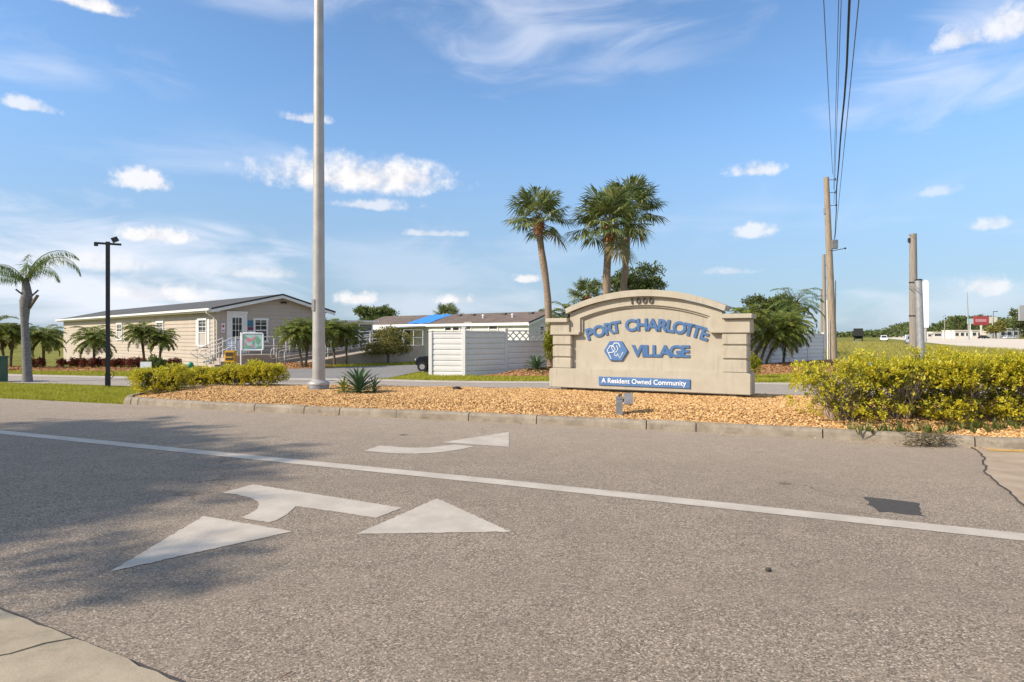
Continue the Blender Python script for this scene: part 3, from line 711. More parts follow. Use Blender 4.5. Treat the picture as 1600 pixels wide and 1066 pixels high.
# tall street light pole
px_, py_ = X(498, 16.0), 16.0
lp_ = thing('street_light', 'tall galvanised street light pole with flared base cover on the gravel', 'street light', (px_, py_, zat(px_, py_)-.03))
MB().tube([(0,0,-.02), (0,0,5), (0,0,12.3)], [.155,.137,.105], 24).build('pole', 'galvanised', lp_)
MB().lathe([(.255,0), (.255,.14), (.245,.165)], 24).build('base_plate', 'grey_box', lp_)
MB().lathe([(.262,.15), (.27,.19), (.245,.225), (.19,.25), (.165,.275), (.156,.285)], 24).build('base_cover', 'galvanised', lp_)
for a in (.6, 2.2, 3.7, 5.3): MB().tube([(.235*cos(a)*.97,.235*sin(a)*.97,.10), (.235*cos(a)*1.12,.235*sin(a)*1.12,.10)], .025, 6).build('anchor_bolt', 'grey_box', lp_)
MB().box(-.13, -.06, -.155, -.11, 2.0, 2.28).build('handhole', 'galvanised', lp_, (0,0,0))
ar = MB(); ar.tube([(0,0,12.2), (0,-.8,12.7), (0,-2.4,12.9)], .05, 10); ar.build('arm', 'galvanised', lp_)
bevel(MB().box(-.16, .16, -3.0, -2.35, 12.8, 12.98).build('lamp_head', 'grey_box', lp_), .04)

# black lamp post on the grass
bx, by = X(168.5, 19.8), 19.8
bl = thing('lamp_post', 'black square lamp post with crossbar and tilted floodlight on the left grass', 'lamp post', (bx, by, -.04), radians(32))
MB().box(-.06, .06, -.06, .06, 0, 4.53).build('post', 'black_metal', bl)
MB().box(-.36, .36, -.035, .035, 4.44, 4.50).build('crossbar', 'black_metal', bl)
fl = MB(); fl.prism([(-.10,-.11), (.16,-.11), (.16,.11), (-.10,.13)], -.10, .10); flo = fl.build('floodlight', 'black_metal', bl, (.17, 0, 4.66)); flo.rotation_euler = (0, radians(-28), 0); flo.scale = (.68, .8, .62); flo.location.z = 4.60
MB().box(-.36, -.25, -.06, .06, 4.38, 4.44).build('sensor', 'black_metal', bl)
MB().tube([(.08,0,.55), (.16,0,.50), (.16,0,.38), (.08,0,.30)], .012, 6).build('cable_loop', 'black_metal', bl)
MB().box(-.075, .075, -.075, .075, 0, .45).build('base', 'black_metal', bl)

# ---------------------------------------------------------------- palms
def frame(az, el):
    t = np.array((sin(az)*cos(el), cos(az)*cos(el), sin(el))); s = np.array((cos(az), -sin(az), 0)); return t, s, np.cross(s, t)
def fan_frond(mb, o, az, el, pet, R, mi, droop=.25, nseg=26):
    t, s, n = frame(az, el); pts = [o]; e = el
    for i in range(5):
        e -= droop*.22; tt, _, _ = frame(az, e); pts.append(pts[-1]+tt*pet/5)
    mb.tube(pts, [.022, .018, .016, .014, .012, .010], 3, mi=2, cap=False)
    t, s, n = frame(az, e-.12); c = pts[-1]
    ph = np.linspace(-2.05, 2.05, nseg)+RS.normal(0, .03, nseg)
    rr = R*(1-.22*(np.abs(ph)/2.05)**2)*RS.uniform(.88, 1.06, nseg)
    D = np.cos(ph)[:, None]*t+np.sin(ph)[:, None]*s-(.34*np.abs(np.sin(ph)))[:, None]*n
    D /= np.linalg.norm(D, axis=1, keepdims=True)
    ctr = c+t*R*.22*np.clip(np.cos(ph), 0, 1)[:, None]
    S = np.cross(D, n); S /= np.linalg.norm(S, axis=1, keepdims=True)
    w = R*.042; a = ctr; m1 = ctr+D*(rr*.55)[:, None]; drop = np.array((0,0,-1.))
    tip = ctr+D*(rr*.94)[:, None]+drop*(rr*RS.uniform(.05, .34, nseg))[:, None]
    V = np.stack([a, m1+S*w, tip, m1-S*w], 1).reshape(-1, 3)
    mb.add(V, np.arange(4*nseg).reshape(-1, 4), mi)
def sabal(label, loc, h, lean, r, seed, group, n=40, tr=.16, boots=.5, low=0):
    st = random.getstate(); random.seed(seed)
    root = thing('sabal_palm', label, 'palm tree', loc, 0, group)
    pts = [(lean[0]*f+(.06+.06*abs(lean[0]))*sin(f*pi)*(1 if lean[0] < 0 else -.5)+.03*sin(f*9+seed), lean[1]*f, h*f) for f in np.linspace(0, 1, 13)]; top = np.array(pts[-1])
    tr_ = [tr*(1.25 if i == 0 else 1.0+.06*sin(i*2+seed)) for i in range(13)]
    if h > .6: MB().tube(pts, tr_, 14).build('trunk', 'bark_sabal', root)
    if boots:
        b = MB(); b.tube([tuple(top+np.array((0,0,-boots))), tuple(top+np.array((0,0,-boots*.3))), tuple(top+np.array((0,0,.25)))], [tr*1.05, tr*1.35, tr*.9], 12)
        for k in range(30):
            a = k*2.4; z = -boots+boots*1.0*k/30; t, s, nn = frame(a, 1.15)
            o = top+np.array((sin(a)*tr*1.0, cos(a)*tr*1.0, z)); b.beam(o, o+t*.28, .075, .03, 0, up=(sin(a), cos(a), .2))
        b.build('boots', 'bark_boot', root)
    c = MB()
    for i in range(n):
        f = i/(n-1); el = 1.45-1.42*f**1.2+random.uniform(-.16, .16)-low*f-(.45 if i in (n-1, n-4) else 0); az = i*2.39996+random.uniform(-.25, .25)
        mi = 1 if i == n-1 else 0
        fan_frond(c, top+np.array((0,0,.12)), az, el, r*random.uniform(.50, .66), r*random.uniform(.46, .58), mi, droop=.12+.25*f)
    c.build('crown', ['sabal_leaf', 'sabal_dry', 'pygmy_old'], root)
    random.setstate(st); return root
def pinnate(mb, o, az, el, L, droop, ll, mi, n=22, lw=.022, ldroop=.35, twist=0):
    ns = 9; pts = [np.array(o)]; e = el; tang = []
    for i in range(ns):
        e -= droop/ns*(.4+1.2*i/ns); t, s, _ = frame(az+twist*i/ns, e); tang.append(t); pts.append(pts[-1]+t*L/ns)
    tang.append(tang[-1]); mb.tube(pts, [.016*L**.5*(1-.85*i/ns)+.003 for i in range(ns+1)], 3, mi=2, cap=False)
    f = np.linspace(.16, .99, n); P = []; D = []; LL = []
    pa = np.array(pts); ta = np.array(tang)
    for k, q in enumerate(f):
        i = min(ns-1, int(q*ns)); u = q*ns-i; p = pa[i]*(1-u)+pa[i+1]*u; t = ta[i]
        s = np.cross(t, (0,0,1.)); s /= np.linalg.norm(s)+1e-9; up = np.cross(s, t)
        l = ll*(sin(pi*min(1, q*.86+.12))**.7)*random.uniform(.85, 1.1)
        for sg in (-1, 1):
            d = t*.62+s*sg*.8+up*random.uniform(-.05, .35)-np.array((0,0,1.))*ldroop*random.uniform(.5, 1.3)
            P.append(p); D.append(d); LL.append(l)
    P = np.array(P); D = np.array(D); N = np.cross(D, np.cross((0,0,1.), D))+RS.normal(0, .3, D.shape)
    mb.leaves(P, D, N, np.array(LL), lw, mi, .4, -.06)
def pygmy(name, label, loc, trunks, r, seed, group, n=34, mat='pygmy_leaf', lw=.022):
    """feathery date palm with one or more slim trunks: trunks = [(dx, dy, height, lean x, lean y)]"""
    st = random.getstate(); random.seed(seed)
    root = thing(name, label, 'palm tree', loc, 0, group)
    for (dx, dy, h, lx, ly) in trunks:
        pts = [(dx+lx*f**1.4, dy+ly*f**1.4, h*f) for f in np.linspace(0, 1, 6)]; top = np.array(pts[-1])
        MB().tube([(pts[0][0], pts[0][1], -.1)]+pts[1:], [.075, .06, .058, .06, .07, .085], 9).build('trunk', 'bark_brown', root)
        c = MB()
        for i in range(n):
            f = i/(n-1); el = 1.40-1.9*f+random.uniform(-.2, .2); az = i*2.39996+random.uniform(-.3, .3)
            pinnate(c, top, az, el, r*random.uniform(.85, 1.2), 1.2+.7*(1-f), r*.30, 1 if f > .9 else 0, 26, lw*r**.5*1.6, .45)
        c.build('crown', [mat, 'pygmy_old', 'pygmy_old'], root)
    random.setstate(st); return root

TP = 'tall sabal palms behind the sign'
sabal('tall sabal palm standing alone with curved trunk left of the arched sign', (X(861,27.2), 27.2, .0), Z(352,27.2), (X(842,27.2)-X(861,27.2), 0), 1.50, 3, TP, 36, .145, .42)
sabal('fullest sabal palm, front one of the pair rising behind the sign arch', (X(948,27.3), 27.3, .0), Z(362,27.3), (X(950,27.3)-X(947,27.3), 0), 1.78, 5, TP, 44, .165, .55)
sabal('tallest sabal palm, half hidden rear one of the pair behind the sign', (X(966,29.5), 29.5, .0), Z(338,29.5), (X(983,29.5)-X(966,29.5), 0), 1.72, 8, TP, 38, .15, .3)
sabal('small sabal palm crown peeping over the left shoulder of the sign', (X(914,38), 38, 0), Z(468,38), (.1, 0), 1.25, 12, None, 34, .16, .3)
sabal('sabal palm crown rising behind the brown mobile home roof', (X(697,62), 62, -.3), Z(497,62), (.1, 0), 1.7, 14, None, 34, .18, .3)
sabal('small sabal palm crown just above the roof end near the lone trunk', (X(846,75), 75, -.3), Z(496,75), (.1, 0), 1.2, 15, None, 22, .16, .2)

# queen palm at the left
st = random.getstate(); random.seed(4)
qx, qy = X(43, 21.9), 21.9
qp = thing('queen_palm', 'grey trunked queen palm with sparse drooping fronds at far left', 'palm tree', (qx, qy, -.04))
tp = np.array((X(40,21.9)-qx, 0, Z(440,21.9)))
MB().tube([(0,0,-.05), (-.01,0,.4), (-.05,0,1.3), (-.10,0,2.1), (-.09,0,2.55), (-.05,0,2.8), (-.02,0,3.05), tuple(tp+np.array((0,0,.15)))], [.165,.14,.125,.115,.15,.19,.155,.09], 16).build('trunk', 'bark_grey', qp)
b = MB(); b.beam((.05,0,2.55), (.42,-.1,3.0), .09, .05); b.beam((.0,0,2.9), (-.25,-.2,3.2), .10, .05); b.beam((.0,0,2.85), (.22,.2,3.2), .10, .05); b.build('boots', 'bark_brown', qp)
c = MB(); o = tp+np.array((0,0,.05))
for (a, e, L, d) in ((90, 66, 2.55, 3.7), (78, 80, 2.3, 3.3), (106, 52, 1.9, 3.3), (268, 22, 1.9, 1.3), (280, 40, 1.6, 1.5), (350, 84, 1.0, .4), (50, 80, 1.2, 1.6), (200, 60, 1.1, 1.9), (140, 66, 1.3, 2.6)):
    pinnate(c, o, radians(a), radians(e), L, radians(d*40), .50, 0, 44, .026, 1.5)
c.build('crown', ['queen_leaf', 'pygmy_old', 'pygmy_leaf'], qp); random.setstate(st)

PG = 'pygmy date palms along the clubhouse'
def pal(px, by, cy, rpx, label, seed, trunks=None, n=50, grp=PG, leanpx=0, name='pygmy_palm', zb=0.):
    Y = F*H/(by-HZ); h = Z(cy, Y)-zb
    pygmy(name, label, (X(px, Y), Y, zb), trunks or [(0, 0, h, leanpx/F*Y, 0)], rpx/F*Y, seed, grp, n)
pal(8, 577, 525, 30, 'pygmy date palm with leaning trunk at the left photo edge', 31, leanpx=-9)
pal(16, 577, 520, 30, 'pygmy date palm with bent trunk immediately left of the queen palm', 32, leanpx=6)
pal(68, 577, 528, 34, 'dense dark pygmy date palm just right of the queen palm trunk', 33)
pal(147, 577, 530, 36, 'yellowing pygmy date palm just left of the black lamp post', 34)
pal(226, 574, 520, 30, 'pygmy date palm right of the lamp post, left of two before the wall', 35, leanpx=-6)
pal(249, 574, 530, 27, 'smaller pygmy date palm covering the clubhouse side window', 36, leanpx=4)
Y0 = 31.2
pygmy('pygmy_palm', 'lush pygmy date palm with two trunks beside the wheelchair ramp', (X(472,Y0), Y0, .05), [(0, 0, Z(522,Y0), -.32, 0), (.12, .2, Z(518,Y0)*.97, .1, .3)], 1.12, 37, PG, 44)
Y0 = 33.5
pygmy('pygmy_palm', 'dark pygmy date palm just right of the tall light pole', (X(523,Y0), Y0, .0), [(0, 0, Z(518,Y0), -.15, 0)], 1.1, 38, PG, 44)
pygmy('pygmy_palm', 'dark drooping pygmy date palm left of the round olive tree', (X(541,34.6), 34.6, .0), [(0, 0, Z(520,34.6), .05, 0)], 1.12, 39, PG, 44)
pygmy('feather_palm', 'young feather palm fronds at the left photo edge below the queen palm', (X(-6,29), 29, .0), [(0, 0, Z(505,29), 0, 0)], .9, 43, None, 10)
# palms behind the right end of the sign
RG = 'date palms behind the right end of the sign'
pygmy('date_palm', 'leaning date palm clump with two slanted trunks before the white fence', (X(1187,28.6), 28.6, .15), [(0, 0, Z(520,28.6)-.15, .55, 0), (.28, .1, Z(512,28.6)-.15, 1.05, .2)], 1.35, 44, RG, 44)
pygmy('date_palm', 'upright date palm partly hidden by the right pier of the sign', (X(1166,27.6), 27.6, .15), [(0, 0, Z(497,27.6)-.15, .1, .1)], 1.12, 45, RG, 40)
pygmy('date_palm', 'date palm with drooping fronds nearest the right fence end', (X(1228,30.6), 30.6, .1), [(0, .3, Z(512,30.6)-.1, .25, 0)], 1.15, 46, RG, 38)
pygmy('date_palm', 'date palm fronds showing over the left shoulder of the sign', (X(893,27.8), 27.8, .1), [(0, 0, Z(497,27.8)-.1, -.1, 0)], 1.1, 47, RG, 30)
pygmy('queen_palm', 'grey green queen palm rising above the date palms right of the sign', (X(1243,44), 44, -.04), [(0, 0, Z(474,44), .05, 0)], 2.0, 48, None, 22, 'queen_leaf')

# ---------------------------------------------------------------- shrubs
def clumps(mb, c, rx, ry, rz, ncl, per, L, W, mi_out, mi_in, flat=1., seed=0, inner=.45, keep=None):
    """leaf rosettes through an uneven ellipsoid; outer rosettes take the new-growth material"""
    k = RS.normal(0, 1, (ncl, 3)); k /= np.linalg.norm(k, axis=1, keepdims=True); k[:, 2] = np.abs(k[:, 2])*RS.choice([1, 1, 1, -.6], ncl)
    lob = 1+.16*np.sin(k[:, 0]*5+seed)*np.cos(k[:, 1]*4+seed*2)+.10*np.sin(k[:, 2]*7+k[:, 0]*6+seed)
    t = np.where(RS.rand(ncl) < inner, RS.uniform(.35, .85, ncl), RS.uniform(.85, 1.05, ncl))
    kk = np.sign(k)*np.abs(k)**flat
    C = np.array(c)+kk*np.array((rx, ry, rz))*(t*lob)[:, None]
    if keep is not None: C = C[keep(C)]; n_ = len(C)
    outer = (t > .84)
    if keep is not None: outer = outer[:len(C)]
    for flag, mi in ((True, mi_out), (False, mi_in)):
        Q = C[outer == flag]
        if len(Q) == 0: continue
        P = np.repeat(Q, per, 0)+RS.normal(0, L*.35, (len(Q)*per, 3))
        out = (P-np.array(c))/np.array((rx, ry, rz)); D = RS.normal(0, .75, P.shape)+out*.6+np.array((0,0,.35))
        N = RS.normal(0, .6, P.shape)+np.array((0,0,1.))
        mb.leaves(P, D, N, L*RS.uniform(.6, 1.25, len(P)), W*RS.uniform(.7, 1.2, len(P)), mi, .45, .08)
def stems(n, rx, ry, h, r0=.014, c=(0,0,0), fork=2):
    m = MB()
    for i in range(n):
        a = random.uniform(0, 2*pi); q = random.uniform(.35, .95); b = np.array((c[0]+random.uniform(-.12, .12), c[1]+random.uniform(-.12, .12), c[2]-.05))
        e = np.array((c[0]+cos(a)*rx*q, c[1]+sin(a)*ry*q, c[2]+h*random.uniform(.55, .95)))
        mid = (b+e)/2+np.array((random.uniform(-.1, .1)*rx, random.uniform(-.1, .1)*ry, random.uniform(-.05, .08)*h))
        m.tube([b, (b+mid)/2+RS.normal(0, .02, 3), mid, e], [r0, r0*.85, r0*.7, r0*.35], 5)
        for _ in range(fork):
            f = mid+(e-mid)*random.uniform(0, .5); g = f+np.array((random.uniform(-.5, .5)*rx, random.uniform(-.5, .5)*ry, random.uniform(.1, .45)*h))
            m.tube([f, (f+g)/2+RS.normal(0, .02, 3), g], [r0*.55, r0*.45, r0*.2], 4)
    return m
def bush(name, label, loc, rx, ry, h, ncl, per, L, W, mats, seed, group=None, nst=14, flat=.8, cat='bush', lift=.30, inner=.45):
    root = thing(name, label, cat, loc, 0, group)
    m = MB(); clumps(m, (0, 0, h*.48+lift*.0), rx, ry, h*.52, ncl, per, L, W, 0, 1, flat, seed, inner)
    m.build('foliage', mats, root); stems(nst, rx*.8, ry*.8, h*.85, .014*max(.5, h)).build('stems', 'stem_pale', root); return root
YB = 'yellow leaved bushes on the gravel island'
def isl(px, Y): return (X(px, Y), Y, zat(X(px, Y), Y)-.02)
YM = ['yellow_leaf', 'yellow_old']
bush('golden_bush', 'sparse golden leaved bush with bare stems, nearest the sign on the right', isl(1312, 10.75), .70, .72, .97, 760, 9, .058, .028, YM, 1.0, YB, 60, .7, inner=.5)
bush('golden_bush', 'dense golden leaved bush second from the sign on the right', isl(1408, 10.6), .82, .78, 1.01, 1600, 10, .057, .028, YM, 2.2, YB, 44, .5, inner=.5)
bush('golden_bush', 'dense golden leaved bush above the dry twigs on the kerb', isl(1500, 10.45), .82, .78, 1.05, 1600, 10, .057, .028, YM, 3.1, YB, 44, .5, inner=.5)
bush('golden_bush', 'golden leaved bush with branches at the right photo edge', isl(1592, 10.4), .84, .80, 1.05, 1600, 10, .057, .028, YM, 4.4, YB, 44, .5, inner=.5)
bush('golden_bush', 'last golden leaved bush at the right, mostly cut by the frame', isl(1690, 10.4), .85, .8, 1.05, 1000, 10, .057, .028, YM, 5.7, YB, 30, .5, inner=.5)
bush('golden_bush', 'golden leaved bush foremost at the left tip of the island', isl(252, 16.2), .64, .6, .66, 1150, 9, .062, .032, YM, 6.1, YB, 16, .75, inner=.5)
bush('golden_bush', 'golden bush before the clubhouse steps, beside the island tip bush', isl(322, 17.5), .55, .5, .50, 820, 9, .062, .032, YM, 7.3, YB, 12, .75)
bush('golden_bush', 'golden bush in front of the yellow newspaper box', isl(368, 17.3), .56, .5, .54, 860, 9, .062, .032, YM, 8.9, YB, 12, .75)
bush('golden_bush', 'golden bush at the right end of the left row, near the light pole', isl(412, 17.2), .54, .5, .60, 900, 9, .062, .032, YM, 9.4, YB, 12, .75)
# leafy weeds at the foot of the right bushes
wd = MB()
for px in np.linspace(1330, 1590, 46):
    p = np.array(isl(px+random.uniform(-6, 6), random.uniform(9.62, 9.95)))
    a = RS.uniform(0, 2*pi, 9); D = np.column_stack([np.cos(a)*.6, np.sin(a)*.6, RS.uniform(.5, 1.6, 9)])
    wd.leaves(np.repeat(p[None], 9, 0), D, np.column_stack([-np.cos(a), -np.sin(a), np.full(9, .6)]), RS.uniform(.08, .26, 9), .022, 0)
tag(wd.build('weeds', ['green_leaf']), 'green grassy weeds growing at the foot of the right bushes', 'weeds', None, 'stuff')
# dry prunings on the kerb
tw = MB(); tb = np.array(G(1447, 698))-np.array((0,.04))
for i in range(150):
    a = random.uniform(0, 2*pi); p = np.array((tb[0]+random.gauss(0, .17), tb[1]+random.gauss(.03, .05), random.uniform(.02, .20))); q_ = p+np.array((cos(a)*random.uniform(.06, .22), sin(a)*.08, random.uniform(-.05, .07)))
    q_[2] = max(.01, q_[2]); tw.tube([p, (p+q_)/2+RS.normal(0, .015, 3), q_], [.004, .004, .002], 3)
n_ = 500; P = np.column_stack([RS.normal(tb[0], .17, n_), RS.normal(tb[1]+.02, .05, n_), RS.uniform(.01, .20, n_)])
tw.leaves(P, RS.normal(0, 1, (n_, 3))*(1,1,.4), RS.normal(0, 1, (n_, 3)), .035, .012, 0)
tag(tw.build('dead_twigs', 'dry_twig'), 'small heap of dry twigs and leaves lying on the kerb edge', 'twigs')
sx_, sy_ = G(447, 1057); tag(MB().tube([(sx_-.02, sy_-.025, .008), (sx_+.005, sy_+.0, .014), (sx_+.02, sy_+.03, .008)], .0025, 5).build('twig', 'bark_boot'), 'thin brown twig lying on the asphalt near the photo bottom', 'twig')
sx_, sy_ = G(1200, 893); tag(MB().ball((sx_, sy_, .012), .022, .016, .014, 8, 5, jit=.2).build('pebble', 'tar'), 'single dark pebble lying on the right part of the road', 'pebble')
cx_, cy_ = X(714, 15.9), 15.9; tag(MB().ball((cx_, cy_, zat(cx_, cy_)+.02), .12, .10, .055, 12, 6, jit=.08).build('drain_cap', 'rubber'), 'small dark round cap lying on the gravel between agave and sign', 'cap')

def agave(name, label, loc, r, n, L, W, mat, group=None, up=.35, seed=1):
    st = random.getstate(); random.seed(seed)
    root = thing(name, label, 'plant', loc, 0, group); m = MB()
    for i in range(n):
        f = i/n; az = i*2.39996+random.uniform(-.2, .2); el = 1.35-1.2*f+random.uniform(-.1, .1); l = L*random.uniform(.75, 1.1); pts = []; e = el; p = np.array((0,0,.03+.10*(1-f)))
        V = []; seg = 7
        for k in range(seg+1):
            t, s, nn = frame(az, e); q = k/seg; w = W*(.55+.9*q)*(1-q)**.55 if q < .98 else .001
            V += [p-s*w+nn*w*.45, p.copy(), p+s*w+nn*w*.45]; e -= up*(.4+q)/seg*3; p = p+t*l/seg
        fs = [(k*3+j, k*3+j+1, k*3+j+4, k*3+j+3) for k in range(seg) for j in range(2)]
        m.add(V, np.array(fs), 0)
    m.build('leaves', mat, root); random.setstate(st); return root
agave('agave', 'big dark green agave growing in the gravel right of the light pole', isl(561, 15.0), .5, 46, .62, .055, 'agave_leaf', up=.26, seed=2)
agave('agave', 'green agave rosette in the mulch before the white fence', (X(838,26.0), 26.0, .12), .5, 44, .72, .06, 'agave_leaf', up=.34, seed=3)
agave('bromeliad', 'yellow green bromeliad low on the left side of the big agave', isl(537, 15.1), .3, 26, .33, .030, 'bromeliad_leaf', up=.28, seed=5)
agave('bromeliad', 'grey green bromeliad low on the right side of the big agave', isl(585, 14.9), .3, 26, .36, .026, 'agave_leaf', up=.30, seed=7)
# clipped red shrubs in a row
ordn = ['first','second','third','fourth','fifth','sixth','seventh','eighth','ninth','tenth','eleventh','twelfth','thirteenth','fourteenth','fifteenth','sixteenth','seventeenth','eighteenth','nineteenth','twentieth']
pxs = [44, 58, 92, 108, 116, 126, 139, 151, 163, 173, 182, 192, 201, 210, 219, 262, 272]
for i, p in enumerate(pxs):
    Y = 29.9+.15*sin(i*2.)-.004*i; m = MB(); rr = .175+.025*sin(i*3.3)
    clumps(m, (0,0,.24), rr, rr, .24+.02*cos(i), 130, 6, .075, .045, 0, 0, 1, i)
    o = m.build('red_shrub', 'red_leaf', None, (X(p+5, Y), Y, .02)); tag(o, 'small round dark red shrub, %s from the left in the row' % ordn[i], 'shrub', 'red shrubs clipped in a row')
m = MB(); clumps(m, (0,0,.34), .42, .36, .36, 320, 7, .09, .045, 0, 0, 1, 3); tag(m.build('green_shrub', 'green_leaf', None, (X(243,26.5), 26.5, -.02)), 'rounded green shrub behind the white yard sign on the left', 'shrub')
m = MB(); clumps(m, (0,0,.42), .26, .26, .44, 260, 7, .08, .035, 0, 0, 1, 3); tag(m.build('green_shrub', 'bromeliad_leaf', None, (X(1178,24.2), 24.2, -.02)), 'bright green round shrub at the right edge of the sign', 'shrub')
m = MB(); clumps(m, (0,0,.9), .22, .14, .85, 200, 7, .09, .05, 0, 0, 1, 3); tag(m.build('climbing_vine', 'bromeliad_leaf', None, (X(858,26.9), 26.9, .15)), 'yellow green vine climbing the base of the lone palm trunk', 'vine')

# broadleaf trees
def tree(name, label, loc, h, rx, ry, rz, zc, ncl, per, L, W, mat, seed, group=None, trunk_r=.14, limbs=9, flat=1., gap=0, trunk_mat='bark_brown', sub=9):
    st = random.getstate(); random.seed(seed); root = thing(name, label, 'tree', loc, 0, group)
    t = MB(); f = zc-rz*.55
    t.tube([(0,0,-.1), (.02,0,f*.5), (-.03,.02,f)], [trunk_r*1.3, trunk_r, trunk_r*.85], 10)
    balls = []
    for i in range(sub):
        a = i*2.39996+random.uniform(-.3, .3); z = random.uniform(-.65, .75); q = math.sqrt(max(.05, 1-z*z))*random.uniform(.45, .8)
        balls.append(np.array((cos(a)*rx*q, sin(a)*ry*q, zc+z*rz)))
    for b in balls[:limbs]:
        s0 = np.array((0,0,f*random.uniform(.75, 1.0))); mid = s0*.45+b*.55+np.array((random.uniform(-.1, .1)*rx, random.uniform(-.1, .1)*ry, -.08*rz))
        t.tube([s0, (s0+mid)/2+RS.normal(0, .03, 3), mid, b], [trunk_r*.55, trunk_r*.42, trunk_r*.3, trunk_r*.12], 6)
    t.build('trunk', trunk_mat, root); m = MB()
    for i, b in enumerate(balls):
        s = random.uniform(.38, .58); clumps(m, b, rx*s, ry*s, rz*s*.9, ncl//sub, per, L, W, 0, 0, flat, seed+i, .55)
    m.build('crown', mat, root); random.setstate(st); return root
tree('round_tree', 'round olive green small tree before the white mobile home carport', (X(606,35.5), 35.5, -.02), 2, 1.25, 1.15, .85, Z(535,35.5), 1100, 8, .11, .05, 'olive_leaf', 21, None, .07, 10, sub=12)
tree('leafy_tree', 'feathery green tree rising behind the pale roof left of centre', (X(585,70), 70, -.4), 5, 2.3, 2.0, 1.25, Z(494,70), 800, 8, .30, .13, 'green_leaf', 22, None, .14, sub=9)
tree('broad_tree', 'broad dark tree behind the twin palms and the sign arch', (X(990,58), 58, -.2), 8, 2.6, 2.4, 1.9, Z(446,58), 1500, 8, .26, .13, 'dark_leaf', 23, None, .2, sub=12)
tree('dark_tree', 'dark leafy tree behind the date palms right of the sign', (X(1205,52), 52, -.2), 5, 2.2, 2.0, 1.5, Z(487,52), 1000, 8, .24, .12, 'dark_leaf', 24, None, .16, sub=9)
tree('oak_tree', 'large oak left of the camera whose crown shades the road', (-23.7, -.2, 0), 15, 2.7, 4.9, 1.5, 12.6, 3400, 9, .24, .13, 'dark_leaf', 25, None, .3, 14, sub=17)
tree('oak_tree', 'smaller thin crowned oak left behind the camera', (-14.7, -.75, 0), 10, .95, .6, .8, 8.6, 70, 7, .20, .10, 'dark_leaf', 27, None, .12, 7, sub=7)

# ---------------------------------------------------------------- buildings
def lap(mb, a, b, z0, z1, out, step=.20, clip=None, mi=0):
    """clapboard wall from a to b (plan points), boards tilted outwards at the foot"""
    a = np.array(a, float); b = np.array(b, float); o = np.array(out, float); L = np.linalg.norm(b-a); z = z0
    while z < z1-.01:
        zt = min(z+step, z1); t0, t1, u0, u1 = 0, 1, 0, 1
        if clip: (t0, t1), (u0, u1) = clip(z), clip(zt)
        if t1 <= t0: break
        P = lambda t, q, zz: tuple(a+(b-a)*t+o*q)+(zz,)
        V = [P(t0, .034, z), P(t1, .034, z), P(u1, .004, zt), P(u0, .004, zt), P(t0, .0, z), P(t1, .0, z)]
        mb.add(V, [[0,1,2,3], [4,5,1,0]], mi); z = zt
    return mb
def window(parent, pos, w, h, axis, out, mull=(2, 2), blind=.5, name='window', frame='white_trim'):
    """framed sash window on a wall; axis = plan direction along the wall, out = outward normal"""
    ax = Vector((axis[0], axis[1], 0)); n = Vector((out[0], out[1], 0)); c = Vector(pos)
    def bar(mb, u0, u1, z0, z1, d0, d1):
        V = [c+ax*u+n*d+Vector((0,0,z)) for u, d, z in ((u0,d0,z0),(u1,d0,z0),(u1,d1,z0),(u0,d1,z0),(u0,d0,z1),(u1,d0,z1),(u1,d1,z1),(u0,d1,z1))]
        mb.add([tuple(q) for q in V], np.array([(0,3,2,1),(4,5,6,7),(0,1,5,4),(1,2,6,5),(2,3,7,6),(3,0,4,7)]))
    m = MB(); t = .09
    bar(m, -w/2-t, -w/2, -h/2, h/2, .0, .075); bar(m, w/2, w/2+t, -h/2, h/2, .0, .075)
    bar(m, -w/2-t-.03, w/2+t+.03, h/2, h/2+t+.02, .0, .095); bar(m, -w/2-t-.02, w/2+t+.02, -h/2-t, -h/2, .0, .10)
    bar(m, -w/2, w/2, -.025, .025, .03, .062)
    for i in range(1, mull[0]): u = -w/2+w*i/mull[0]; bar(m, u-.012, u+.012, .025, h/2, .032, .05)
    for i in range(1, mull[1]): z = h/2*i/mull[1]; bar(m, -w/2, w/2, z-.012, z+.012, .0325, .049)
    f = weld(m.build(name, frame, parent))
    g = MB(); bar(g, -w/2, w/2, -h/2, h/2, .024, .029); g.build('pane', 'window_glass', f)
    if blind: b = MB(); bar(b, -w/2+.01, w/2-.01, -h/2+.01, -h/2+h*blind, .0292, .0305); b.build('blind', 'blind', f)
    return f
